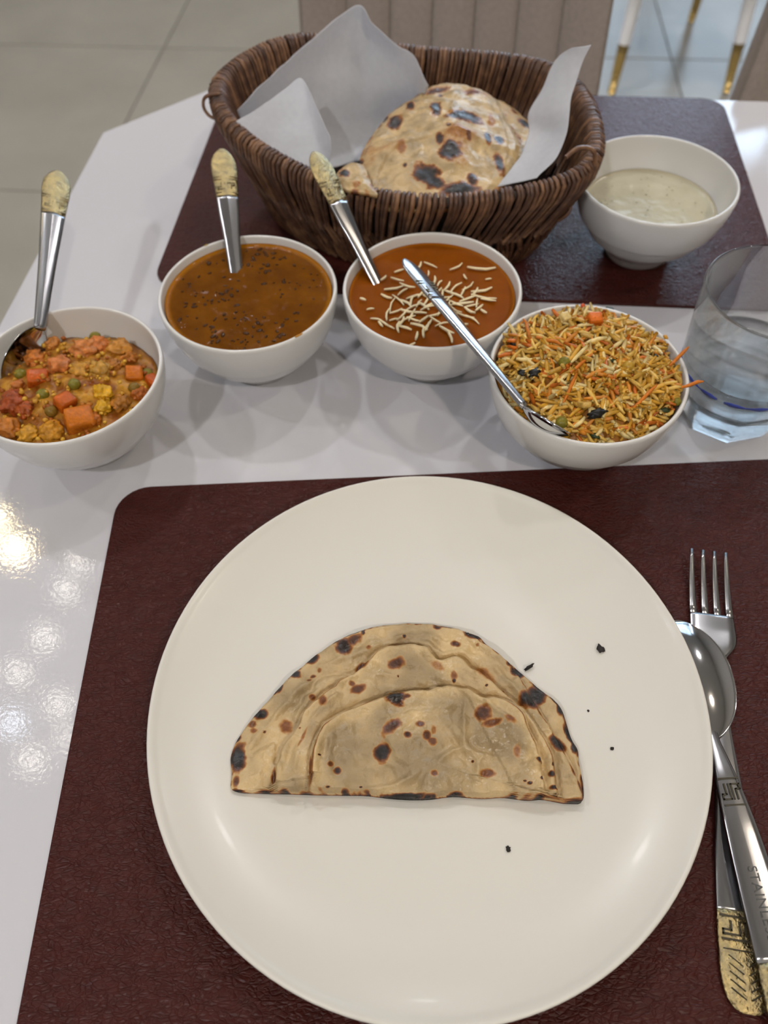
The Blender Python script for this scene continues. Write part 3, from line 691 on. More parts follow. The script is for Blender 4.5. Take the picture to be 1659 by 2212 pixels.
# dal: rests on the far rim, scoop under the surface
def spoon_in(tailpx, tail_z, entpx, ent_z, upv, label, total=0.175, scoop_len=0.05, tip=None, **kw):
    a = at(*tailpx, tail_z); b = at(*entpx, ent_z); d = (b-a).normalized()
    neck = a+d*(total-scoop_len); tip = tip or a+d*total
    return a, neck, tip, serving_spoon(a, neck, tip, upv, label, **kw)
spoon_in((479, 322), 0.094, (509, 580), 0.0557, (0.25, -0.35, 1), 'gold-tipped spoon standing in the brown lentil dal', 0.160, 0.045)
spoon_in((678, 328), 0.106, (812, 606), 0.0540, (0.5, -0.3, 1), 'gold-tipped spoon leaning in the orange gravy bowl', 0.150, 0.042)
spoon_in((126, 370), 0.093, (85, 715), 0.0605, (0.55, -0.5, 1), 'gold-tipped spoon in the vegetable curry bowl at the left', 0.168, 0.045, at(18, 846, 0.0375), upv2=(0.8, -0.1, 0.6), sw=0.011)
rt = at(874, 560, 0.087); rn = at(1135, 880, 0.0655); rtip = at(1238, 942, 0.0580)
serving_spoon(rt, rn, rtip, (0.58, 0.10, 0.82), 'plain steel spoon resting across onto the yellow rice', gold=False, sw=0.0115, upv2=(0.55, 0.75, 0.8))

# fork on the near mat
ft = at(1532, 1188, 0.010); fe = at(1622, 2192, 0.0045)
froot = empty('dinner_fork', (lerp(fe, ft, 0.5).x, lerp(fe, ft, 0.5).y, MT)); tag(froot, 'steel fork with gold handle end lying right of the plate', 'fork')
Fx = frame(Vector((fe.x, fe.y, 0)), Vector((ft.x, ft.y, 0)), (0, 0, 1)); FL = (Vector((ft.x, ft.y, 0))-Vector((fe.x, fe.y, 0))).length
zb = MT+0.0012
mkx('handle_end', loft(smooth_stations([(0.0, 0.003, zb, 0.0014), (0.0015, 0.0062, zb, 0.002), (0.006, 0.0094, zb, 0.0022), (0.014, 0.0108, zb, 0.0024), (0.026, 0.0108, zb, 0.0024), (0.038, 0.0104, zb, 0.0024)], 26), ridge=0.05), M['gold'], froot, Fx)
mkx('engraved_key', join([meander(0.0265, 0.0355, -0.0088, 0.0088, zb+0.0012, 0.0004, 0.00025, True), box(0.0225, 0.0230, -0.0088, 0.0088, zb+0.0010, zb+0.0014)]), M['engrave'], froot, Fx, False)
mkx('engraved_leaf', join([box(0.006+k*0.0028, 0.0066+k*0.0028, s*0.0018, s*0.0068, zb+0.0008, zb+0.0014) for k in range(5) for s in (1, -1)] + [box(0.004, 0.020, -0.0003, 0.0003, zb+0.001, zb+0.0014)][:0] if False else
    [tube([(0.005+k*0.003, s*0.0012, zb+0.00125), (0.0085+k*0.003, s*0.0068, zb+0.00105)], 0.0003, 4) for k in range(5) for s in (1, -1)]), M['engrave'], froot, Fx, False)
mkx('handle', loft(smooth_stations([(0.0375, 0.0104, zb, 0.0022), (0.06, 0.0092, zb, 0.0024), (0.09, 0.0066, zb+0.001, 0.0026), (0.118, 0.0042, zb+0.001, 0.0024), (0.135, 0.0034, zb+0.0012, 0.0024), (0.148, 0.0034, zb+0.0014, 0.0024), (0.158, 0.0040, zb+0.0014, 0.0022)], 40), ridge=0.05), M['steel'], froot, Fx)
mkx('gold_band', loft([(0.124, 0.0044, zb+0.0010, 0.0028), (0.138, 0.0040, zb+0.0012, 0.0028)]), M['gold'], froot, Fx)
def fz(x): return float(np.interp(x, [0.155, 0.165, 0.175, 0.19, 0.205, FL], [zb+0.0014, zb+0.0010, zb+0.0004, zb+0.0004, zb+0.0020, zb+0.0055]))
S = [(0.155, 0.0042), (0.159, 0.0056), (0.163, 0.0088), (0.167, 0.0112), (0.172, 0.0121), (0.178, 0.0120), (0.184, 0.01175)]
mkx('fork_head', loft([(x, w, fz(x), 0.0018) for x, w in smooth_stations([(a, b) for a, b in S], 20)]), M['steel'], froot, Fx)
for k in range(4):
    y0 = (-1.5+k)*0.0064; y1 = (-1.5+k)*0.0062
    st = []
    for q in range(9):
        s = q/8; x = 0.1835+(FL-0.1835)*s; st.append((x, y0+(y1-y0)*s, 0.00225*(1-s)+0.0010*s, fz(x)))
    V = []
    for x, y, w, z in st:
        for a, b in ((-1, 0), (-0.7, 0.8), (0.7, 0.8), (1, 0), (0.7, -0.8), (-0.7, -0.8)): V.append((x, y+a*w, z+b*0.0009))
    Ff = [tuple(reversed(f)) for f in grid_faces(9, 6, wrap_v=True)]+[tuple(reversed(range(6))), tuple(range(48, 54))]
    mkx('tine', (V, Ff), M['steel'], froot, Fx)

# tablespoon lying face down across the fork, tip under the plate's rim
ta = at(1462, 1338, 0.008); tb = at(1572, 1692, 0.0100)
sd = Vector((tb.x-ta.x, tb.y-ta.y, 0)).normalized(); SL = 0.195
st_tip = Vector((ta.x, ta.y, 0)); st_tail = st_tip+sd*SL
sroot = empty('table_spoon', (lerp(st_tail, st_tip, 0.4).x, lerp(st_tail, st_tip, 0.4).y, MT)); tag(sroot, 'steel tablespoon lying face down across the fork beside the plate', 'spoon')
Sx = frame(st_tail, st_tip, (0, 0, 1))
zs = 0.0078; bl = 0.062; xn = SL-bl
mkx('scoop', scoop(xn-0.003, SL, 0.0205, 0.0062, 0.0011, 0.0062, up=False, n=34, m=21), M['steel_polished'], sroot, Sx)
def shz(x): return float(np.interp(x, [0, 0.05, 0.09, xn-0.02, xn], [0.0062, 0.0090, 0.0100, 0.0096, 0.0078]))
hs = [(0.036, 0.0100), (0.06, 0.0092), (0.085, 0.0078), (0.105, 0.0062), (0.120, 0.0044), (xn-0.004, 0.0032), (xn+0.004, 0.0034)]
mkx('handle', loft([(x, w, shz(x), 0.0024) for x, w in smooth_stations(hs, 40)], ridge=0.1), M['steel'], sroot, Sx)
mkx('handle_end', loft([(x, w, shz(x), 0.0022) for x, w in smooth_stations([(0, 0.003), (0.0015, 0.006), (0.006, 0.0094), (0.014, 0.0108), (0.036, 0.0100)], 24)]), M['gold'], sroot, Sx)
zk = shz(0.104)+0.0014
mkx('engraved_key', meander(0.0985, 0.1105, -0.0046, 0.0046, zk, 0.00034, 0.0003), M['engrave'], sroot, Sx, False)
fc = bpy.data.curves.new('stamp_text', 'FONT'); fc.body = 'STAINLESS'; fc.size = 0.0058; fc.extrude = 0.00015; fc.align_x = 'CENTER'; fc.align_y = 'CENTER'; fc.space_character = 1.1
fo = bpy.data.objects.new('stamp_text', fc); COL.objects.link(fo); bpy.context.view_layer.update()
tm = fo.to_mesh(); tV = [v.co.copy() for v in tm.vertices]; tF = [tuple(p.vertices) for p in tm.polygons]; fo.to_mesh_clear(); bpy.data.objects.remove(fo)
TM = Matrix.Translation((0.058, 0.001, 0)) @ Matrix.Rotation(math.pi, 4, 'Z')
mk('stamped_lettering', [Sx @ Vector((q.x, q.y, q.z+shz(q.x)+0.00132)) for q in (TM @ v for v in tV)], tF, M['stamp'], sroot, False)

# ------------------------------------------------------------------ bread basket
rim_px = [(462, 190, .100), (480, 150, .102), (560, 97, .104), (650, 70, .101), (770, 86, .094), (900, 105, .089), (1050, 113, .088), (1180, 131, .090), (1262, 182, .095), (1298, 300, .095), (1268, 368, .092), (1150, 405, .086), (1000, 428, .083), (850, 424, .083), (700, 388, .086), (560, 318, .092), (482, 250, .097)]
rim_c = catmull(np.array([tuple(at(x, y, z-0.002)) for x, y, z in rim_px]), 720, closed=True)
for _ in range(40): rim_c = (rim_c+np.roll(rim_c, 4, 0)+np.roll(rim_c, -4, 0))/3
# resample by arc length, direction counter-clockwise seen from above
seg = np.linalg.norm(np.diff(np.vstack([rim_c, rim_c[:1]]), axis=0), axis=1); cum = np.concatenate([[0], np.cumsum(seg)]); PER = cum[-1]
def rim_at(s):
    s = (s % 1.0)*PER; q = np.vstack([rim_c, rim_c[:1]]); return np.array([np.interp(s, cum, q[:, k]) for k in range(3)])
BC = rim_c.mean(0); BASE_K = 0.76; BZ = MT
def wall_pt(s, t, off=0.0):
    """s around, t 0 at foot .. 1 at rim, off outwards."""
    r = rim_at(s); k = BASE_K+(1-BASE_K)*(t**0.85); p = BC[:2]+(r[:2]-BC[:2])*k; z = BZ+(r[2]-0.008-BZ)*t
    d = r[:2]-BC[:2]; d /= np.linalg.norm(d); d2 = rim_at(s+0.004)[:2]-rim_at(s-0.004)[:2]; n = np.array([d2[1], -d2[0]]); n /= np.linalg.norm(n)
    if n@d < 0: n = -n
    return Vector((p[0]+n[0]*off, p[1]+n[1]*off, z))
basket = empty('bread_basket', (BC[0], BC[1], BZ)); tag(basket, 'oval dark brown wicker basket lined with paper and holding flatbread', 'basket')
NS = 96
V = []; TT = [0.0, 0.2, 0.4, 0.6, 0.8, 0.98]
for t in TT:
    for k in range(NS): V.append(wall_pt(k/NS, t, -0.0008))
for t in reversed(TT):
    for k in range(NS): V.append(wall_pt(k/NS, t, -0.0026))
mk('woven_core', V, grid_faces(2*len(TT), NS, wrap_u=False, wrap_v=True), M['wicker_core'], basket)
V = [Vector((BC[0], BC[1], BZ+0.004))]+[wall_pt(k/NS, 0.05, -0.001) for k in range(NS)]
mk('basket_bottom', V, [(0, 1+k, 1+(k+1) % NS) for k in range(NS)], M['wicker_core'], basket)
# rim strands folding over the border
NR = 226
for k in range(NR):
    s = (k+0.25*random.uniform(-1, 1))/NR; sl = 0.006*(1+0.5*random.uniform(-1, 1)); dr = 0.0
    low = random.uniform(0.40, 0.50); lowi = random.uniform(0.42, 0.6)
    top = rim_at(s); w = 0.0058
    path = [wall_pt(s+sl*1.6, low, 0.0016), wall_pt(s+sl*1.0, 0.62, 0.0030), wall_pt(s+sl*0.6, 0.82, 0.0044), wall_pt(s+sl*0.3, 0.95, 0.0052)]
    o_ = wall_pt(s, 1.0, 0.0); i_ = wall_pt(s, 1.0, 0.004); n = Vector((i_.x-o_.x, i_.y-o_.y, 0)).normalized()
    tz = top[2]
    path += [Vector((top[0], top[1], tz-0.0025))+n*0.0048, Vector((top[0], top[1], tz))+n*0.001, Vector((top[0], top[1], tz-0.0005))-n*0.0035, Vector((top[0], top[1], tz-0.005))-n*0.0066]
    path += [wall_pt(s-sl*0.2, 0.8, -0.0062), wall_pt(s-sl*0.4, lowi, -0.0050)]
    rad = random.uniform(0.0014, 0.0019)
    mk('rim_strand', *tube(path, [rad*0.8]+[rad]*8+[rad*0.8], 6), M['wicker'], basket)
# two lower courses of slanting rods
for course, (t0, t1, n_) in enumerate(((0.62, 0.20, 200), (0.34, -0.005, 180))):
    for k in range(n_):
        s = (k+0.3*random.uniform(-1, 1))/n_; sl = 0.010*(1+0.6*random.uniform(-1, 1))*(1 if course == 0 else 0.7)
        a = t0+random.uniform(-0.05, 0.05); b = max(0.015, t1+random.uniform(-0.05, 0.06)); m_ = (a+b)/2
        pth = [wall_pt(s+sl, a, -0.0002), wall_pt(s+sl*0.4, a*0.7+b*0.3, 0.0018), wall_pt(s-sl*0.2, a*0.3+b*0.7, 0.0022), wall_pt(s-sl*0.8, b, 0.0004)]
        rad = random.uniform(0.0013, 0.0018)
        mk('weave_rod' if course == 0 else 'foot_rod', *tube(pth, [rad*0.8, rad, rad, rad*0.7], 5), M['wicker'], basket)
# border roll inside the strands and twig loops
V, F = tube([Vector(rim_at(k/NS))-Vector((0, 0, 0.0045)) for k in range(NS+1)], 0.0036, 7, False); mk('border_core', V, F, M['wicker_core'], basket)
la = at(462, 205, .097); lb = at(447, 215, .093)
mk('twig_loop', *tube(catmull([at(475, 203, .100), at(455, 205, .100), at(441, 213, .097), at(440, 232, .092), at(452, 250, .087), at(470, 258, .085)], 20), 0.0013, 6), M['wicker'], basket)
mk('twig_loop', *tube(catmull([at(1222, 340, .098), at(1245, 322, .101), at(1270, 320, .100), at(1284, 330, .097), at(1285, 352, .090), at(1272, 375, .084)], 20), 0.0016, 6), M['wicker'], basket)
mk('twig_loop', *tube(catmull([at(1204, 432, .06), at(1222, 434, .062), at(1232, 446, .058), at(1226, 462, .054), at(1208, 476, .048)], 20), 0.0012, 6), M['wicker'], basket)

# ------------------------------------------------------------------ parchment liner
liner = empty('parchment_liner', (BC[0], BC[1], BZ+0.005)); tag(liner, 'white parchment paper lining the bread basket, corners sticking up', 'paper liner')
def paper_patch(name, rows, nu=44, nv=60):
    R = [[tuple(at(*c)) for c in r] for r in rows]
    V, F = patch(R, nu, nv)
    V = np.array([Vector(v)+Vector((0.0012*nz(v[0]*60, v[1]*60, v[2]*60), 0.0012*nz(v[0]*60+9, v[1]*60, v[2]*60), 0.0008*nz(v[0]*80, v[1]*80, 4))) for v in V])
    o = mk(name, V, F, M['paper'], liner)
    md = o.modifiers.new('thickness', 'SOLIDIFY'); md.thickness = 0.00025; md.offset = 0
    return o
paper_patch('back_sheet', [
    [(512, 238, .090), (545, 203, .099), (600, 152, .106), (660, 97, .113), (720, 45, .120), (776, 11, .126), (805, 50, .119), (850, 92, .110), (893, 122, .103), (925, 186, .092)],
    [(516, 250, .084), (555, 228, .088), (607, 190, .092), (667, 145, .097), (727, 100, .102), (778, 72, .106), (812, 95, .102), (850, 125, .097), (890, 155, .092), (921, 197, .086)],
    [(530, 268, .076), (572, 262, .074), (622, 245, .073), (680, 220, .074), (735, 200, .076), (778, 185, .078), (815, 190, .077), (850, 195, .076), (885, 200, .075), (915, 210, .076)],
    [(560, 300, .066), (605, 310, .060), (650, 310, .056), (700, 300, .052), (745, 290, .050), (775, 280, .050), (805, 272, .050), (835, 262, .052), (870, 250, .055), (905, 235, .062)],
    [(605, 345, .058), (640, 365, .050), (685, 368, .045), (725, 360, .042), (765, 350, .040), (795, 342, .040), (820, 332, .040), (850, 318, .042), (880, 300, .046), (910, 275, .054)]])
paper_patch('front_flap', [
    [(510, 262, .095), (560, 232, .099), (612, 195, .103), (650, 168, .107), (671, 205, .102), (690, 248, .096), (714, 296, .089)],
    [(535, 284, .090), (578, 272, .090), (622, 258, .091), (658, 250, .092), (678, 270, .089), (696, 295, .086), (715, 325, .082)],
    [(560, 308, .084), (592, 326, .079), (626, 344, .075), (660, 362, .072), (682, 368, .070), (700, 368, .069), (712, 352, .073)]], 30, 44)
paper_patch('right_sheet', [
    [(1236, 104, .132), (1255, 100, .134), (1278, 97, .136)],
    [(1200, 132, .120), (1228, 135, .124), (1257, 136, .126)],
    [(1172, 190, .106), (1206, 190, .111), (1240, 190, .114)],
    [(1142, 246, .092), (1182, 246, .098), (1230, 244, .104)],
    [(1140, 290, .084), (1186, 292, .089), (1222, 290, .097)],
    [(1122, 340, .079), (1160, 342, .083), (1203, 338, .091)],
    [(1075, 402, .075), (1115, 396, .079), (1160, 384, .086)]], 50, 26)

# ------------------------------------------------------------------ flatbreads in the basket
def basket_bread(name, outline, spots, z0, dome, label, seed, ns=60, nt=260, tilt=(0, 0), cpx=None, fold=None):
    ow = catmull(np.array(px2w(outline, z0)), 200, closed=True); c = np.array(px2w([cpx], z0)[0]) if cpx else ow.mean(0)
    P, nT, nS = bread_polar(ow, c, ns, nt, None, 0)
    e = poly_dist(P, [tuple(p) for p in ow]); w = np.array([[fbm(p[0]+seed, p[1], 32, 3), fbm(p[0]-seed, p[1]+4, 90, 3)] for p in P])
    z = z0+dome*sm(e, 0, 0.05)+0.0045*w[:, 0]*sm(e, 0, 0.02)+0.0010*w[:, 1]+tilt[0]*(P[:, 0]-c[0])+tilt[1]*(P[:, 1]-c[1])-0.003*(1-sm(e, 0, 0.006))
    if fold:
        for fc, h in fold:
            d = curve_side(P, densify(px2w(fc, z0), 40)); z += h*sm(d, -0.0015, 0.0015)*np.exp(-np.abs(d)/0.03)
    ch = spots_char(P, spots, z0); rn = np.array([fbm(p[0], p[1], 140, 2) for p in P])
    ch = np.maximum(ch, 0.5*np.exp(-(e/0.002)**2)*np.clip(0.3+1.2*rn, 0, 1)); ch = np.maximum(ch, 0.22*np.clip(w[:, 0]*1.4, 0, 1))
    V = np.c_[P, z]; F = [(0, 1+k, 1+(k+1) % nT) for k in range(nT)]
    for s in range(nS-1):
        a = 1+s*nT; b = a+nT
        for k in range(nT): F.append((a+k, b+k, b+(k+1) % nT, a+(k+1) % nT))
    F = [tuple(f) for f in F]; last = 1+(nS-1)*nT; nb = len(V)
    lo = V.copy(); lo[:, 2] -= 0.0028
    rim2 = lo[last:last+nT].copy(); V = np.vstack([V, rim2, [[c[0], c[1], z0-0.001]]])
    for k in range(nT): F.append((last+k, nb+k, nb+(k+1) % nT, last+(k+1) % nT)); F.append((nb+k, nb+nT, nb+(k+1) % nT))
    ch = np.concatenate([ch, np.clip(ch[last:last+nT]+0.2, 0, 1), [0]])
    o = mk(name, V, F, M['bread'], base=(c[0], c[1], z0-0.003)); fattr(o, 'char', ch); fattr(o, 'thin', np.concatenate([np.clip(0.3+0.8*w[:, 1], 0, 0.8), np.zeros(nT+1)])); tag(o, label, 'flatbread', 'flatbreads in the basket'); return o
main_sp = [(940, 258, 10, 14, .95), (1000, 280, 34, 11, 1.0, -4), (886, 241, 8, 11, .85), (853, 271, 14, 11, .85), (951, 222, 5, 5, .7), (945, 203, 26, 8, .62, 15), (1024, 209, 22, 7, .5, -10), (1051, 317, 7, 11, .9), (1076, 315, 9, 10, .95), (970, 355, 20, 14, 1), (948, 331, 7, 9, .8), (920, 388, 24, 13, .95, -15), (938, 398, 18, 10, 1), (994, 411, 36, 10, .95, 10),
           (1078, 355, 9, 15, .85), (1010, 328, 5, 6, .55), (875, 374, 4, 4, .8), (967, 309, 5, 5, .7), (831, 252, 8, 6, .7), (1021, 393, 10, 9, .7), (985, 325, 30, 14, .3), (775, 345, 9, 6, .8), (868, 338, 9, 14, .35), (1060, 270, 8, 16, .3), (870, 222, 24, 5, .5, 35), (1040, 190, 18, 4, .45)]
basket_bread('paratha', [(792, 408), (780, 370), (778, 334), (803, 288), (845, 238), (895, 206), (935, 183), (985, 178), (1040, 188), (1078, 212), (1100, 250), (1122, 290), (1128, 318), (1112, 356), (1085, 392), (1040, 420), (980, 436), (900, 440), (830, 434), (785, 420)], main_sp, 0.078, 0.010,
    'large flatbread with black scorch marks on top in the basket', 1.3, 110, 420, (0, 0.02), None, [([(800, 420), (830, 360), (880, 330), (960, 322), (1040, 330), (1110, 330)], 0.0022), ([(1000, 180), (1060, 230), (1095, 300), (1090, 370)], -0.0015)])
basket_bread('paratha', [(1010, 200), (1070, 206), (1112, 228), (1145, 258), (1162, 292), (1150, 330), (1120, 370), (1060, 400), (980, 400), (920, 330), (930, 240)], [(1138, 269, 9, 13, .95, 30), (1112, 240, 8, 6, .5), (1152, 300, 6, 12, .6), (1120, 300, 8, 10, .4)], 0.071, 0.003,
    'flatbread mostly hidden, peeking out at the right under the large one', 4.7)
basket_bread('paratha', [(724, 386), (733, 358), (760, 343), (786, 350), (797, 376), (806, 396), (815, 412), (790, 408), (752, 400)], [(742, 372, 9, 9, .95, 20), (770, 395, 10, 5, .3)], 0.0870, 0.003,
    'small folded flatbread corner at the left front of the basket', 8.1, 40, 200)

# ------------------------------------------------------------------ curries
def disc(name, c, z, r, mat, label, cat, amp=0.0006, freq=90, nr=46, nt=120, seed=0, menis=0.0012):
    V = [(c[0], c[1], z)]; rad = [0.0]
    for i in range(1, nr+1):
        q = r*(i/nr)
        for k in range(nt):
            a = 2*math.pi*k/nt; x, y = c[0]+q*math.cos(a), c[1]+q*math.sin(a)
            zz = z+amp*fbm(x+seed, y, freq, 3)*(1 if i < nr else 0)+menis*max(0, (i/nr-0.93)/0.07)**2; V.append((x, y, zz)); rad.append(i/nr)
    F = [(0, 1+k, 1+(k+1) % nt) for k in range(nt)]
    for s in range(nr-1):
        a = 1+s*nt; b = a+nt
        for k in range(nt): F.append((a+k, b+k, b+(k+1) % nt, a+(k+1) % nt))
    # body of the curry below the surface, following the bowl
    last = 1+(nr-1)*nt; prev = last
    for dz in (0.012, 0.028, 0.045):
        zz = z-dz
        if zz < c[2]+0.008: break
        rr = inner_r(zz-c[2])-0.0006; st = len(V)
        for k in range(nt): a = 2*math.pi*k/nt; V.append((c[0]+rr*math.cos(a), c[1]+rr*math.sin(a), zz)); rad.append(1)
        for k in range(nt): F.append((prev+k, st+k, st+(k+1) % nt, prev+(k+1) % nt))
        prev = st
    F.append(tuple(range(prev, prev+nt)))
    o = mk(name, V, F, mat, base=(c[0], c[1], z-0.045 if z-0.045 > c[2]+0.008 else z-0.028)); fattr(o, 'rad', rad); tag(o, label, cat); return o
def curry_mat(name, c1, c2, edge, rough, scale, bump=0.2, bscale=160, e0=0.9, coat=0.3, spec=0.12):
    m, nt, b, L = node_mat(name); tc = nt.nodes.new('ShaderNodeTexCoord')
    n = N(nt, 'ShaderNodeTexNoise', Scale=scale, Detail=5.0, Roughness=0.6); L.new(tc.outputs['Object'], n.inputs['Vector'])
    r = ramp(nt, [(0.3, c1), (0.72, c2)], n.outputs['Fac'])
    a = N(nt, 'ShaderNodeAttribute', _attribute_name='rad'); fr = ramp(nt, [(e0, (0, 0, 0, 1)), (min(0.995, e0+0.07), (1, 1, 1, 1))], a.outputs['Fac'])
    mx = nt.nodes.new('ShaderNodeMixRGB'); L.new(fr.outputs[0], mx.inputs[0]); L.new(r.outputs[0], mx.inputs[1]); mx.inputs[2].default_value = edge
    L.new(mx.outputs[0], b.inputs['Base Color']); b.inputs['Roughness'].default_value = rough; b.inputs['Specular IOR Level'].default_value = spec; b.inputs['Coat Weight'].default_value = coat; b.inputs['Coat Roughness'].default_value = 0.08
    n2 = N(nt, 'ShaderNodeTexNoise', Scale=bscale, Detail=4.0); L.new(tc.outputs['Object'], n2.inputs['Vector'])
    bp = N(nt, 'ShaderNodeBump', Strength=bump, Distance=0.0015); L.new(n2.outputs['Fac'], bp.inputs['Height']); L.new(bp.outputs[0], b.inputs['Normal'])
    return m
M['dal'] = curry_mat('lentil_gravy', srgb(96, 54, 8), srgb(124, 74, 12), srgb(176, 112, 14), 0.14, 60, 0.35, 240, 0.93, 0.0, 0.12)
M['makhani'] = curry_mat('tomato_gravy', srgb(124, 63, 4), srgb(138, 72, 5), srgb(172, 100, 12), 0.4, 50, 0.12, 200, 0.965, 0.0, 0.05)
M['raita'] = curry_mat('thin_yogurt', srgb(190, 184, 160), srgb(202, 196, 174), srgb(200, 190, 160), 0.2, 40, 0.15, 180, 0.95, 0.1, 0.4)
M['lentil'] = basic('dark_lentil', srgb(70, 40, 13), 0.3, var=0.3, scale=300, spec=0.3)
dc = B['dal']; disc('lentil_dal', dc, 0.0557, inner_r(0.0557)-0.0003, M['dal'], 'brown lentil dal filling its bowl', 'curry', 0.0004, 110, seed=2)
mc = B['makhani']; disc('tomato_gravy', mc, 0.0540, inner_r(0.0540)-0.0003, M['makhani'], 'smooth orange brown tomato gravy under the cheese shreds', 'curry', 0.0006, 50, seed=5)
rc = B['raita']; disc('yogurt_raita', rc, rc[2]+0.0380, inner_r(0.0380)-0.0003, M['raita'], 'thin cream coloured yogurt with specks in the footed bowl', 'yogurt', 0.0003, 60, seed=8)
# lentils half sunk in the dal
parts = []
for k in range(230):
    a = random.uniform(0, 6.283); q = 0.049*math.sqrt(random.random()); x, y = dc[0]+q*math.cos(a), dc[1]+q*math.sin(a)
    if fbm(x, y, 45, 2) < 0.0 and random.random() < 0.75: continue
    w = random.uniform(0, 3.14); L_ = random.choice([0.0009, 0.0012, 0.0016, 0.0024]); h = random.uniform(0.0004, 0.0008); V = []
    bm = bmesh.new(); bmesh.ops.create_icosphere(bm, subdivisions=1, radius=1)
    for v in bm.verts: p = Matrix.Rotation(w, 3, 'Z') @ Vector((v.co.x*L_, v.co.y*L_*0.6, v.co.z*h)); V.append((x+p.x, y+p.y, 0.0558+p.z))
    parts.append((V, [[v.index for v in f.verts] for f in bm.faces])); bm.free()
o = stuff(mk('lentils', *join(parts), M['lentil'])); tag(o, 'dark whole lentils floating in the brown dal', 'lentils')
# specks in the yogurt
M['herb'] = basic('green_speck', srgb(120, 118, 84), 0.5, var=0.3, scale=500)
parts = []
for k in range(60):
    a = random.uniform(0, 6.283); q = 0.043*math.sqrt(random.random()); x, y = rc[0]+q*math.cos(a), rc[1]+q*math.sin(a); l = random.uniform(0.0004, 0.0011); w = random.uniform(0, 3.1)
    z = rc[2]+0.0382; d = Vector((math.cos(w), math.sin(w), 0)); n = Vector((-d.y, d.x, 0)); c = Vector((x, y, z))
    parts.append(([c-d*l, c+n*l*0.5+Vector((0, 0, .0003)), c+d*l, c-n*l*0.5+Vector((0, 0, .0003))], [(0, 1, 2, 3)]))
o = stuff(mk('herb_specks', *join(parts), M['herb'])); tag(o, 'tiny grey green herb specks on the yogurt', 'herbs')
# cheese shreds on the orange gravy
M['cheese'] = basic('grated_cheese', srgb(242, 226, 184), 0.5, var=0.06, scale=400)
sh_px = [(905, 575, 20, 60), (930, 572, 24, -30), (925, 590, 14, 80), (985, 575, 26, 25), (1040, 577, 44, -8), (1005, 598, 12, -60), (1055, 602, 10, 10), (862, 585, 16, 20), (858, 603, 22, -20), (828, 600, 14, 40), (850, 622, 30, 5), (835, 640, 20, -25), (880, 616, 26, -15),
         (895, 640, 28, 20), (920, 615, 22, 60), (938, 605, 20, 75), (950, 612, 16, 50), (965, 618, 24, 55), (985, 622, 30, 35), (1010, 618, 26, 30), (1040, 626, 34, 8), (1045, 640, 40, -8), (1055, 648, 24, -14), (1010, 645, 30, 20), (1000, 655, 34, 6), (990, 640, 20, -30), (970, 645, 22, 40), (960, 655, 26, -20), (945, 650, 20, 30),
         (985, 668, 24, -35), (1005, 680, 30, -20), (1020, 690, 28, -35), (975, 680, 22, 15), (950, 672, 20, 60), (925, 665, 26, 15), (905, 655, 20, 50), (890, 665, 30, 30), (875, 655, 26, -30), (860, 648, 30, -40), (848, 660, 36, 65), (838, 680, 26, 75), (868, 680, 28, 40), (865, 695, 26, 55), (880, 690, 30, 20), (862, 706, 24, 80),
         (875, 708, 22, -15), (895, 690, 26, -20), (905, 705, 30, -25), (915, 718, 22, 85), (922, 706, 20, 60), (940, 690, 26, -30), (955, 700, 24, 20), (935, 680, 22, 10), (965, 712, 28, -35), (972, 728, 26, -80), (830, 698, 20, -30), (812, 690, 18, -10), (800, 668, 12, 5), (784, 646, 10, -15), (822, 700, 14, -50), (842, 706, 18, -25),
         (888, 745, 16, 20), (1045, 672, 12, -30), (1018, 660, 24, 10), (1030, 655, 20, 70), (945, 665, 18, -50), (930, 640, 24, -10), (912, 632, 26, 40), (890, 650, 22, 70), (955, 635, 20, 80), (975, 632, 20, -15), (905, 675, 24, 0), (915, 690, 20, 35), (1000, 700, 16, -10), (985, 690, 18, 50), (1025, 630, 22, 45), (870, 630, 22, 35), (850, 690, 14, 15), (920, 648, 26, 65), (935, 655, 24, 20), (965, 665, 26, -60), (955, 645, 30, 10), (985, 655, 26, -25), (915, 660, 24, -40), (970, 660, 22, 75), (890, 680, 28, 60), (880, 672, 22, -10), (945, 630, 20, 35), (1015, 670, 22, -30), (1000, 630, 24, 60), (1035, 665, 18, 35), (925, 700, 22, 50), (900, 725, 18, 75), (855, 672, 22, 20), (930, 625, 22, 15)]
for k, (px, py, L_, an) in enumerate(sh_px):
    zc = 0.0551+random.uniform(0, 0.0008); c = at(px, py, zc); kx = (at(px+10, py, zc)-c).length/10
    l = L_*kx*0.70; a = math.radians(an+random.uniform(-6, 6)); d = Vector((math.cos(a), math.sin(a)*1.5, 0)).normalized(); n = Vector((-d.y, d.x, 0)); bend = random.uniform(-0.25, 0.25)*l
    pth = [c-d*l, c-d*l*0.4+n*bend*0.7, c+d*l*0.3+n*bend, c+d*l+Vector((0, 0, random.uniform(-0.0004, 0.0006)))]
    r0 = random.uniform(0.0006, 0.00098)
    o = mk('cheese_shred', *tube(pth, [r0*0.7, r0, r0, r0*0.6], 6), M['cheese']); tag(o, 'thin cream coloured cheese shred on the orange gravy', 'cheese', 'cheese shreds on the orange gravy')

# ------------------------------------------------------------------ rice
rcx, rcy, _ = B['rice']
def rice_z(x, y):
    q = math.hypot(x-rcx, y-rcy)/0.0535
    return 0.0590+0.0145*max(0, 1-q**2.2)+0.0030*fbm(x+3, y, 55, 2)-0.004*max(0, (rcy-y-0.015)/0.05)
PAL = [(srgb(230, 188, 92), 6), (srgb(220, 166, 58), 7), (srgb(214, 136, 40), 3), (srgb(232, 208, 142), 5), (srgb(208, 112, 32), 2), (srgb(204, 160, 68), 4)]
pal = [c for c, w in PAL for _ in range(w)]
V = []; F = []; CO = []
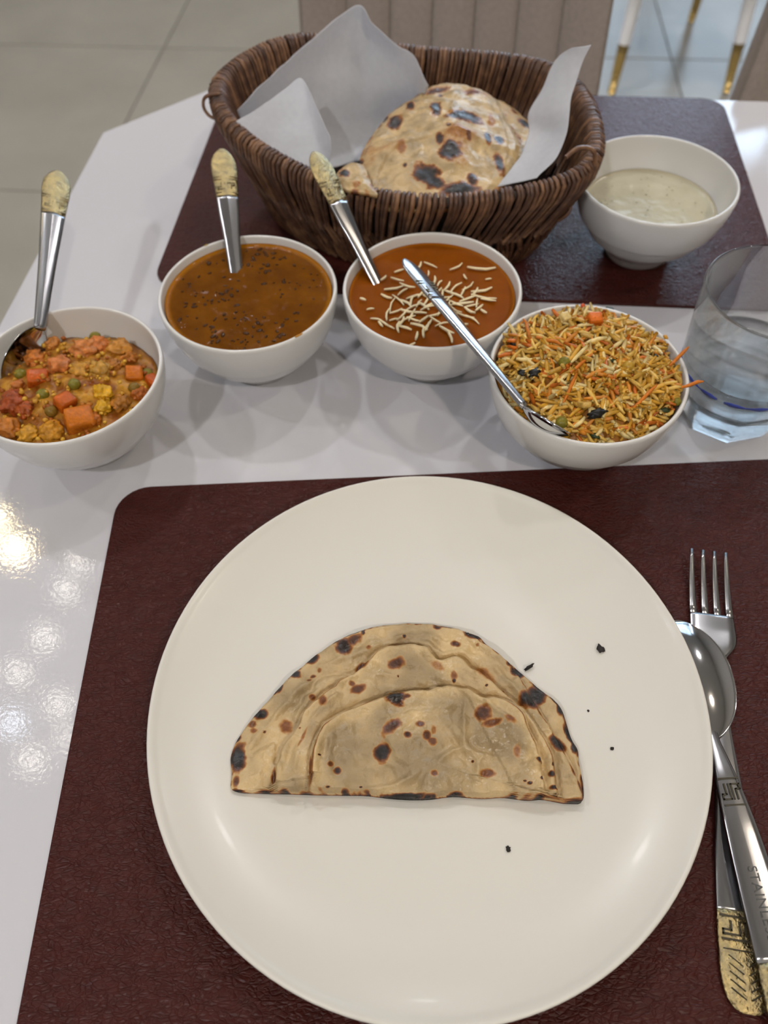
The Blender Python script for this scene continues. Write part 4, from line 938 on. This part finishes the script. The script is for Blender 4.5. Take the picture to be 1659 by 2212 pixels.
# body of the mound
nr, nt = 26, 72
V.append((rcx, rcy, rice_z(rcx, rcy)-0.003))
for i in range(1, nr+1):
    for k in range(nt):
        q = 0.0536*i/nr; a = 2*math.pi*k/nt; x, y = rcx+q*math.cos(a), rcy+q*math.sin(a); V.append((x, y, rice_z(x, y)-0.0030-(0.003 if i == nr else 0)))
F += [(0, 1+k, 1+(k+1) % nt) for k in range(nt)]
for s in range(nr-1):
    a = 1+s*nt; b = a+nt
    for k in range(nt): F.append((a+k, b+k, b+(k+1) % nt, a+(k+1) % nt))
last = 1+(nr-1)*nt; st = len(V)
for k in range(nt): a = 2*math.pi*k/nt; rr = inner_r(0.03)-0.001; V.append((rcx+rr*math.cos(a), rcy+rr*math.sin(a), 0.03))
for k in range(nt): F.append((last+k, st+k, st+(k+1) % nt, last+(k+1) % nt))
F.append(tuple(range(st, st+nt)))
CO = [srgb(170, 110, 36)[:3]]*len(V)
for g in range(1150):
    a = random.uniform(0, 6.283); q = 0.0525*math.sqrt(random.random()); x, y = rcx+q*math.cos(a), rcy+q*math.sin(a)
    L_ = random.uniform(0.0036, 0.0068); r0 = random.uniform(0.00095, 0.0014); w = random.uniform(0, 6.283); el = random.gauss(0.08, 0.42)
    d = Vector((math.cos(w)*math.cos(el), math.sin(w)*math.cos(el), math.sin(el))); n = d.cross(Vector((0, 0, 1))).normalized()
    c = Vector((x, y, rice_z(x, y)+random.uniform(-0.0022, 0.0012)))
    bend = random.uniform(-0.18, 0.18)*L_
    pth = [c-d*L_, c-d*L_*0.45+n*bend, c+d*L_*0.3+n*bend*1.1, c+d*L_]
    for kk, p in enumerate(pth):
        rr = math.hypot(p.x-rcx, p.y-rcy)
        if rr > 0.0525 and p.z < 0.0640: s_ = 0.0525/rr; pth[kk] = Vector((rcx+(p.x-rcx)*s_, rcy+(p.y-rcy)*s_, p.z))
    tv_, tf_ = tube(pth, [r0*0.62, r0, r0, r0*0.62], 6); s0 = len(V); V += [tuple(p) for p in tv_]; F += [tuple(i+s0 for i in f) for f in tf_]
    col = random.choice(pal); k_ = random.uniform(0.85, 1.12); CO += [[min(1, t*k_) for t in col[:3]]]*len(tv_)
o = stuff(mk('vegetable_rice', V, F, M['rice'], base=(rcx, rcy, 0.03))); cattr(o, 'tint', CO); tag(o, 'heap of yellow and orange spiced rice grains in the bowl', 'rice')
# pieces in the rice
def on_rice(px, py, dz=0.0):
    z = 0.072
    for _ in range(6): p = at(px, py, z); z = rice_z(p.x, p.y)+dz
    return at(px, py, z)
def cube(name, c, size, rot, mat, tint, seed):
    bm = bmesh.new(); bmesh.ops.create_cube(bm, size=2.0); bmesh.ops.bevel(bm, geom=bm.edges[:], offset=0.35, segments=2, affect='EDGES', profile=0.6)
    R = Matrix.Rotation(rot[2], 3, 'Z') @ Matrix.Rotation(rot[1], 3, 'Y') @ Matrix.Rotation(rot[0], 3, 'X'); V = []; cols = []
    for v in bm.verts:
        k = 1+0.14*noise.noise(v.co*1.3+Vector((seed*3.3, seed, 2))); p = R @ Vector((v.co.x*size[0]*k, v.co.y*size[1]*k, v.co.z*size[2]*k)); V.append(Vector(c)+p)
        q = 1+0.3*noise.noise(v.co*1.5+Vector((seed, 3, 1))); cols.append([min(1, t*q) for t in tint[:3]])
    F = [[v.index for v in f.verts] for f in bm.faces]; bm.free()
    o = mk(name, V, F, mat); cattr(o, 'tint', cols); return o
CAR = srgb(206, 114, 24); PEA = srgb(128, 118, 38); BLK = srgb(30, 29, 26); LEAF = srgb(46, 58, 26)
tag(cube('carrot_cube', on_rice(1282, 695, 0.001), (0.0042, 0.0034, 0.0050), (0.2, 0.1, 0.15), M['tinted'], srgb(222, 112, 28), 2), 'orange carrot cube near the back of the rice heap', 'carrot')
tag(cube('carrot_piece', on_rice(1262, 668, 0.001), (0.0034, 0.0013, 0.0016), (0.0, 0.5, -0.9), M['tinted'], srgb(206, 86, 34), 3), 'pointed carrot sliver behind the carrot cube in the rice', 'carrot')
tag(cube('cauliflower_piece', on_rice(1218, 690, 0.001), (0.0032, 0.0030, 0.0040), (0.3, 0.2, 0.5), M['tinted'], srgb(224, 196, 130), 4), 'pale cauliflower chunk left of the carrot cube in the rice', 'cauliflower')
tag(cube('onion_piece', on_rice(1258, 873, 0.001), (0.0026, 0.0016, 0.0058), (0.9, 0.1, 0.2), M['tinted'], srgb(216, 176, 92), 5), 'translucent yellow onion strip above the black raisin in the rice', 'onion')
for i, (px, py, s, lab) in enumerate([(1219, 783, 0.0034, 'olive green pea near the middle left of the rice'), (1357, 792, 0.0036, 'yellowish pea right of the middle of the rice heap'), (1213, 913, 0.0036, 'green pea beside the spoon scoop at the front of the rice'), (1462, 868, 0.0026, 'green pea at the right rim of the rice bowl')]):
    tag(lump('green_pea', on_rice(px, py, 0.0006), (s, s, s*0.92), M['tinted'], i+20, 3, 0.06, 1.2, tint=PEA if i != 1 else srgb(186, 146, 52)), lab, 'pea', 'peas in the rice')
for i, (px, py, s, lab) in enumerate([(1158, 808, (0.0042, 0.0032, 0.0030), 'black wrinkled raisin at the left of the rice heap'), (1290, 893, (0.0056, 0.0026, 0.0026), 'large black wrinkled raisin at the front of the rice heap'), (1127, 805, (0.0026, 0.0020, 0.0016), 'small black bit left of the raisin in the rice'), (1110, 743, (0.0022, 0.0015, 0.0013), 'tiny black bit near the left rim of the rice'), (1330, 690, (0.0034, 0.0014, 0.0014), 'dark leaf bit near the back right of the rice'), (1416, 770, (0.0018, 0.0014, 0.0012), 'tiny dark bit at the right of the rice')]):
    tag(lump('raisin', on_rice(px, py, 0.0010), s, M['tinted'], i+40, 3, 0.5, 2.6, rot=0.35 if i == 1 else None, tint=BLK, tvar=0.4), lab, 'raisin', 'black bits in the rice')
for i, (px, py, an, lab) in enumerate([(1250, 668, 0.3, 'dark green leaf scrap at the back rim of the rice'), (1318, 668, -0.5, 'dark green leaf scrap right of the carrot cube'), (1085, 808, -0.7, 'dark green leaf scrap where the spoon enters the rice'), (1283, 940, -0.6, 'dark green leaf scrap at the front rim of the rice'), (1320, 778, 0.2, 'small green leaf scrap in the middle of the rice'), (1435, 886, 0.1, 'dark green leaf scrap at the right front of the rice')]):
    tag(lump('leaf_scrap', on_rice(px, py, 0.0008), (0.0034, 0.0018, 0.0010), M['tinted'], i+60, 2, 0.5, 2.0, rot=an, tint=LEAF, tvar=0.3), lab, 'leaf', 'leaf scraps in the rice')
# long carrot shreds sticking out
for i, (px, py, dx, dy, lab) in enumerate([(1462, 775, 26, -26, 'orange carrot shred sticking up over the right rim of the rice bowl'), (1490, 832, 30, -8, 'carrot shred poking out past the right rim toward the glass'), (1250, 790, 30, -26, 'orange carrot shred lying in the middle of the rice'), (1235, 830, -18, 40, 'orange carrot shred slanting across the middle front of the rice'), (1385, 865, 34, -34, 'carrot shred at the right front of the rice heap'), (1140, 715, -10, -26, 'carrot shred upright at the left back rim of the rice'), (1180, 735, 36, 12, 'carrot shred lying at the left back of the rice')]):
    p = on_rice(px, py, 0.0022); q = on_rice(px+dx, py+dy, 0.0026) if i not in (0, 1) else at(px+dx, py+dy, 0.0700)
    if i in (0, 1): p = at(px, py, 0.0670)
    m_ = lerp(p, q, 0.5)+Vector((0.0006, 0.0004, 0.0008)); r0 = 0.0011
    o = mk('carrot_shred', *tube([lerp(p, q, -0.6), p, m_, q], [r0*0.7, r0, r0, r0*0.4], 6), M['tinted']); cattr(o, 'tint', [srgb(214, 122, 36)[:3]]*len(o.data.vertices)); tag(o, lab, 'carrot', 'carrot shreds in the rice')

# ------------------------------------------------------------------ vegetable curry (left bowl)
scx, scy, _ = B['sabzi']
def sab_z(x, y):
    q = math.hypot(x-scx, y-scy)/0.050; return 0.0445+0.012*max(0, 1-q**2)+0.0035*fbm(x+9, y+2, 48, 2)-0.055*max(-0.04, (y-scy))*0.9*(1 if y > scy else 0.55)
V = [(scx, scy, sab_z(scx, scy))]; nr, nt = 34, 90; CO = [srgb(150, 88, 28)[:3]]
for i in range(1, nr+1):
    for k in range(nt):
        a = 2*math.pi*k/nt; q0 = 0.0495*i/nr; x, y = scx+q0*math.cos(a), scy+q0*math.sin(a); z = sab_z(x, y)
        q = q0 if i < nr else inner_r(min(0.059, z))-0.0004; x, y = scx+q*math.cos(a), scy+q*math.sin(a)
        f = fbm(x, y, 120, 3); V.append((x, y, z+0.0014*f)); t = max(0, min(1, 0.5+f)); c1, c2 = srgb(140, 74, 20), srgb(196, 140, 46); CO.append([c1[j]*(1-t)+c2[j]*t for j in range(3)])
F = [(0, 1+k, 1+(k+1) % nt) for k in range(nt)]
for s in range(nr-1):
    a = 1+s*nt; b = a+nt
    for k in range(nt): F.append((a+k, b+k, b+(k+1) % nt, a+(k+1) % nt))
last = 1+(nr-1)*nt; st = len(V)
for k in range(nt): a = 2*math.pi*k/nt; rr = inner_r(0.02)-0.001; V.append((scx+rr*math.cos(a), scy+rr*math.sin(a), 0.02)); CO.append(CO[0])
for k in range(nt): F.append((last+k, st+k, st+(k+1) % nt, last+(k+1) % nt))
F.append(tuple(range(st, st+nt)))
o = mk('vegetable_masala', V, F, M['tinted'], base=(scx, scy, 0.02)); cattr(o, 'tint', CO); tag(o, 'ochre spiced masala between the vegetable chunks in the left bowl', 'curry')
def on_sab(px, py, dz=0.0):
    z = 0.055
    for _ in range(8): p = at(px, py, z); z = sab_z(p.x, p.y)+dz
    return at(px, py, z)
for i, (px, py, s, r, tint, lab) in enumerate([(172, 908, (0.0078, 0.0066, 0.0060), 0.5, CAR, 'biggest orange carrot chunk at the front of the vegetable curry'), (140, 870, (0.0052, 0.0044, 0.0048), 0.9, srgb(196, 94, 22), 'orange carrot chunk just behind the biggest one'), (82, 818, (0.0060, 0.0048, 0.0050), 0.3, srgb(200, 92, 20), 'orange carrot chunk at the left middle of the curry'),
        (290, 810, (0.0050, 0.0046, 0.0044), 0.2, srgb(198, 106, 20), 'orange carrot chunk at the right of the curry'), (328, 825, (0.0034, 0.0040, 0.0040), 0.7, srgb(188, 84, 18), 'carrot chunk pressed against the right bowl wall')]):
    tag(cube('carrot_chunk', on_sab(px, py, 0.0014), s, (0.3, 0.25, r), M['tinted'], tint, i+70), lab, 'carrot', 'carrot chunks in the vegetable curry')
for i, (px, py, lab) in enumerate([(44, 808, 'green pea at the far left of the vegetable curry'), (92, 852, 'olive green pea below the left carrot chunk'), (160, 830, 'green pea in the middle of the vegetable curry'), (206, 728, 'green pea at the back of the vegetable curry'), (110, 888, 'olive pea left of the biggest carrot chunk'), (318, 808, 'green pea at the right wall of the curry bowl'), (290, 838, 'brownish pea at the right front of the curry')]):
    tag(lump('green_pea', on_sab(px, py, 0.0014), (0.0036, 0.0036, 0.0034), M['tinted'], i+90, 3, 0.06, 1.2, tint=PEA if i not in (4, 6) else srgb(128, 98, 32)), lab, 'pea', 'peas in the vegetable curry')
GRP = 'masala coated chunks in the vegetable curry'
for i, (px, py, s, tint, lab) in enumerate([(115, 745, 0.0060, srgb(192, 122, 52), 'ochre cauliflower chunk next to the spoon'), (180, 755, 0.0075, srgb(206, 128, 66), 'pinkish coated potato chunk at the back middle'), (215, 745, 0.0065, srgb(204, 120, 58), 'pinkish potato chunk at the back right of the middle'), (255, 755, 0.0070, srgb(190, 128, 48), 'ochre cauliflower chunk at the back right'), (278, 775, 0.0052, srgb(180, 110, 40), 'brown coated chunk by the right back wall'),
        (75, 775, 0.0068, srgb(200, 118, 48), 'orange brown chunk at the left back'), (128, 790, 0.0076, srgb(204, 122, 62), 'reddish coated potato chunk in the middle left'), (175, 800, 0.0060, srgb(196, 140, 54), 'ochre chunk in the middle'), (215, 800, 0.0066, srgb(190, 140, 56), 'ochre cauliflower chunk right of the middle'), (245, 790, 0.0050, srgb(176, 112, 44), 'brown chunk right of the middle'), (30, 870, 0.0080, srgb(160, 74, 32), 'dark reddish brown chunk at the left front'), (55, 885, 0.0064, srgb(168, 82, 34), 'reddish brown chunk beside the dark one'),
        (20, 925, 0.0070, srgb(186, 112, 36), 'ochre chunk at the front left rim'), (60, 938, 0.0058, srgb(204, 146, 42), 'yellow chunk at the very front'), (110, 930, 0.0066, srgb(200, 138, 40), 'yellow ochre chunk front of the carrot'), (222, 848, 0.0062, srgb(226, 170, 40), 'bright yellow paneer crumble right of the big carrot'), (222, 880, 0.0054, srgb(214, 160, 36), 'bright yellow crumble under the paneer'), (260, 870, 0.0060, srgb(168, 108, 38), 'brown chunk at the right front'), (300, 850, 0.0052, srgb(176, 96, 32), 'reddish brown chunk at the right front wall'), (100, 720, 0.0040, srgb(190, 118, 36), 'small ochre bit right beside the spoon'), (40, 835, 0.0046, srgb(182, 106, 40), 'small brown chunk at the left edge'), (200, 905, 0.0050, srgb(180, 100, 30), 'brown chunk right of the biggest carrot')]):
    tag(lump('masala_chunk', on_sab(px, py, 0.0006), (s*random.uniform(0.85, 1.1), s*random.uniform(0.75, 1.0), s*0.72), M['tinted'], i+110, 4, 0.42, 1.9, tint=tint, tvar=0.22), lab, 'vegetable', GRP)
parts = []; CO = []
for k in range(240):
    a = random.uniform(0, 6.283); q = 0.046*math.sqrt(random.random()); x, y = scx+q*math.cos(a), scy+q*math.sin(a); s = random.uniform(0.0006, 0.0020)
    bm = bmesh.new(); bmesh.ops.create_icosphere(bm, subdivisions=1, radius=1); z = sab_z(x, y)+random.uniform(0, 0.004)
    V = [(x+v.co.x*s*random.uniform(0.6, 1.3), y+v.co.y*s*random.uniform(0.6, 1.3), z+v.co.z*s*0.8) for v in bm.verts]; parts.append((V, [[v.index for v in f.verts] for f in bm.faces])); bm.free()
    CO += [random.choice([srgb(206, 150, 50), srgb(188, 118, 38), srgb(160, 88, 26), srgb(220, 170, 60)])[:3]]*len(V)
o = stuff(mk('masala_crumbs', *join(parts), M['tinted'])); cattr(o, 'tint', CO); tag(o, 'loose ochre crumbs scattered over the vegetable curry', 'crumbs')

# sauce smears and stray grains on the bowl rims
RZ = 0.0618
for k, (px, py, sz, tint, nm_, lab) in enumerate([(655, 733, (0.0030, 0.0007, 0.0004), srgb(196, 136, 36), 'sauce_smear', 'orange sauce smear on the near right rim of the dal bowl'), (447, 531, (0.0014, 0.0006, 0.0003), srgb(178, 148, 70), 'sauce_smear', 'faint sauce smear on the far left rim of the dal bowl'),
        (1438, 728, (0.0018, 0.0013, 0.0011), srgb(222, 160, 50), 'rice_grain', 'stray rice grain on the far right rim of the rice bowl'), (1103, 790, (0.0010, 0.0008, 0.0006), srgb(206, 128, 40), 'rice_grain', 'stray orange crumb on the left rim of the rice bowl')]):
    q = at(px, py, RZ); bc = B['dal'] if k < 2 else B['rice']; v = Vector((q.x-bc[0], q.y-bc[1], 0)); v = v.normalized()*0.0562
    tag(lump(nm_, (bc[0]+v.x, bc[1]+v.y, RZ), sz, M['tinted'], 300+k, 2, 0.3, 2.0, rot=math.atan2(v.y, v.x)+math.pi/2, tint=tint), lab, 'smear' if k < 2 else 'rice', None)
# ------------------------------------------------------------------ water glass
gc = (0.2260, 0.3400)
groot = empty('water_glass', (gc[0], gc[1], 0)); tag(groot, 'clear tumbler of water with faceted base at the right edge', 'glass')
def facet_lathe(prof, n=64):
    """(r, z, facet) profile; facet 0 round .. 1 eight flat sides."""
    V = []; rings = []
    for r, z, fct in prof:
        if r < 1e-7: rings.append([len(V)]); V.append((gc[0], gc[1], z)); continue
        rings.append(list(range(len(V), len(V)+n)))
        for k in range(n):
            a = 2*math.pi*k/n; m = (a+0.2) % (math.pi/4)-math.pi/8; rr = r*((1-fct)+fct*math.cos(math.pi/8)/math.cos(m)); V.append((gc[0]+rr*math.cos(a), gc[1]+rr*math.sin(a), z))
    F = []
    for A, Bq in zip(rings, rings[1:]):
        for k in range(n):
            k2 = (k+1) % n
            if len(A) == 1: F.append((A[0], Bq[k2], Bq[k]))
            elif len(Bq) == 1: F.append((A[k], A[k2], Bq[0]))
            else: F.append((A[k], A[k2], Bq[k2], Bq[k]))
    return V, F
gp = [(0, 0.0015, 0), (0.020, 0.0010, 1), (0.0300, 0.0002, 1), (0.0318, 0.0012, 1), (0.0345, 0.010, 1), (0.0362, 0.022, 1), (0.0368, 0.026, 0.6), (0.0372, 0.030, 0), (0.0392, 0.055, 0), (0.0410, 0.080, 0), (0.0420, 0.0945, 0), (0.0418, 0.0958, 0), (0.0411, 0.0964, 0), (0.0404, 0.0958, 0),
      (0.0400, 0.0945, 0), (0.0388, 0.075, 0), (0.0372, 0.055, 0), (0.0352, 0.034, 0), (0.0335, 0.024, 0), (0.0290, 0.0185, 0), (0.020, 0.0165, 0), (0, 0.0160, 0)]
mk('tumbler_wall', *facet_lathe(gp[6:18]), M['glass'], groot)
mk('tumbler_base', *facet_lathe(gp[:7]+[(0.0345, 0.0265, 0)]+gp[18:]), M['glass_base'], groot)
WZ = 0.045
wp = [(0, 0.0158, 0), (0.020, 0.0163, 0), (0.0291, 0.0183, 0), (0.0337, 0.024, 0), (0.0354, 0.034, 0), (0.0369, WZ+0.0012, 0), (0.0360, WZ+0.0004, 0), (0.034, WZ, 0), (0, WZ, 0)]
mk('water', *facet_lathe(wp), M['water'], groot)
V = []; nb_ = 40                                 # broken blue print line around the lower glass
for k in range(nb_):
    a = math.radians(120+250*k/(nb_-1)); w = 0.0011*(1+0.6*math.sin(k*1.7)); rr = 0.03735
    for z in (0.0395-w, 0.0395+w): V.append((gc[0]+(rr+(z-0.030)*0.075)*math.cos(a), gc[1]+(rr+(z-0.030)*0.075)*math.sin(a), z))
o = mk('blue_band', V, [(2*k, 2*k+2, 2*k+3, 2*k+1) for k in range(nb_-1) if k % 9 != 8], M['blue'], groot); o['label'] = 'blue printed band low on the glass'
md = o.modifiers.new('ink', 'SOLIDIFY'); md.thickness = 0.00015

# ------------------------------------------------------------------ chairs
def chair(name, c, rot, label, back_w=0.36, n_ch=7, ztop=0.13):
    """upholstered dining chair; c = centre of the backrest foot line on the floor, front faces local -Y."""
    root = empty(name, (c[0], c[1], FLOOR_Z)); tag(root, label, 'chair', 'beige channel-back chairs')
    Rz = Matrix.Translation((c[0], c[1], 0)) @ Matrix.Rotation(rot, 4, 'Z')
    seat_z = FLOOR_Z+0.46; lean = 0.10
    def W(v): return [Rz @ Vector(p) for p in v]
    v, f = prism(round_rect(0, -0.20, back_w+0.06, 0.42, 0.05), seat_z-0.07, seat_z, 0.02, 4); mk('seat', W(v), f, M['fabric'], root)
    # backrest shell: slightly wider at the bottom, curved forward at both sides
    def bp(u, z, off): 
        hw = (back_w/2)*(1.06-0.10*(z-seat_z)/(ztop-seat_z)); x = hw*u; y = 0.0+lean*0.3*(z-seat_z)-0.035*abs(u)**2.5+off; return (x, y, z)
    nu, nv = 33, 14; V = []
    zz = [seat_z-0.05+(ztop-seat_z+0.05)*j/(nv-1) for j in range(nv)]
    for off in (0.0, 0.035):
        for j in range(nv):
            for i in range(nu): V.append(bp(-1+2*i/(nu-1), zz[j]-(0.02*abs(-1+2*i/(nu-1))**6 if j == nv-1 else 0), off+(0.01 if off == 0 else 0)))
    n = nu*nv; F = grid_faces(nv, nu)+[tuple(reversed([i+n for i in q])) for q in grid_faces(nv, nu)]
    def side(idx):
        for a, b in zip(idx, idx[1:]): F.append((a, b, b+n, a+n))
    side(list(range(nu))); side([j*nu+nu-1 for j in range(nv)]); side([(nv-1)*nu+i for i in reversed(range(nu))]); side([j*nu for j in reversed(range(nv))])
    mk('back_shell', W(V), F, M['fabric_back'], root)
    for k in range(n_ch):                         # padded upright channels
        u0 = -0.985+1.97*k/n_ch; u1 = -0.985+1.97*(k+1)/n_ch; V = []; m = 11
        for j in range(nv):
            e = min(j, nv-1-j); end = [0.0, 0.7, 1][min(e, 2)]
            for i in range(m):
                t = i/(m-1); u = u0+(u1-u0)*(0.015+0.97*t); puff = 0.006*(1-abs(2*t-1)**3.0)*end
                V.append(bp(u, min(zz[j], ztop-0.004), 0.010-puff-0.001))
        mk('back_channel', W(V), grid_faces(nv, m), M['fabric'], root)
    for sx in (-1, 1):
        for sy in (0, 1):
            bx, by = sx*(back_w/2-0.03), (-0.36 if sy == 0 else -0.03); tx_, ty_ = bx+sx*0.022, by+(-0.03 if sy == 0 else 0.09)
            zt = seat_z-0.06; zj = FLOOR_Z+0.13; tj = (zj-FLOOR_Z)/(zt-FLOOR_Z); jx, jy = tx_+(bx-tx_)*tj, ty_+(by-ty_)*tj
            l = mk('leg', *(lambda q: (W(q[0]), q[1]))(tube([(jx, jy, zj), (bx, by, zt)], [0.0155, 0.021], 16)), M['white_paint'], root)
            mk('leg_tip', *(lambda q: (W(q[0]), q[1]))(tube([(tx_, ty_, FLOOR_Z+0.003), (jx, jy, zj+0.001)], [0.0110, 0.0160], 16)), M['brass'], l)
    return root
chair('dining_chair', (0.092, 0.94), ROT, 'beige channel-back chair across the table behind the bread basket', 0.345)
chair('dining_chair', (0.597, 0.888), ROT, 'beige chair cut off by the right edge behind the table corner', 0.345)
chair('dining_chair', (0.862, 2.615), math.radians(-1.5), 'chair on the far floor with white legs and brass tips', 0.345)
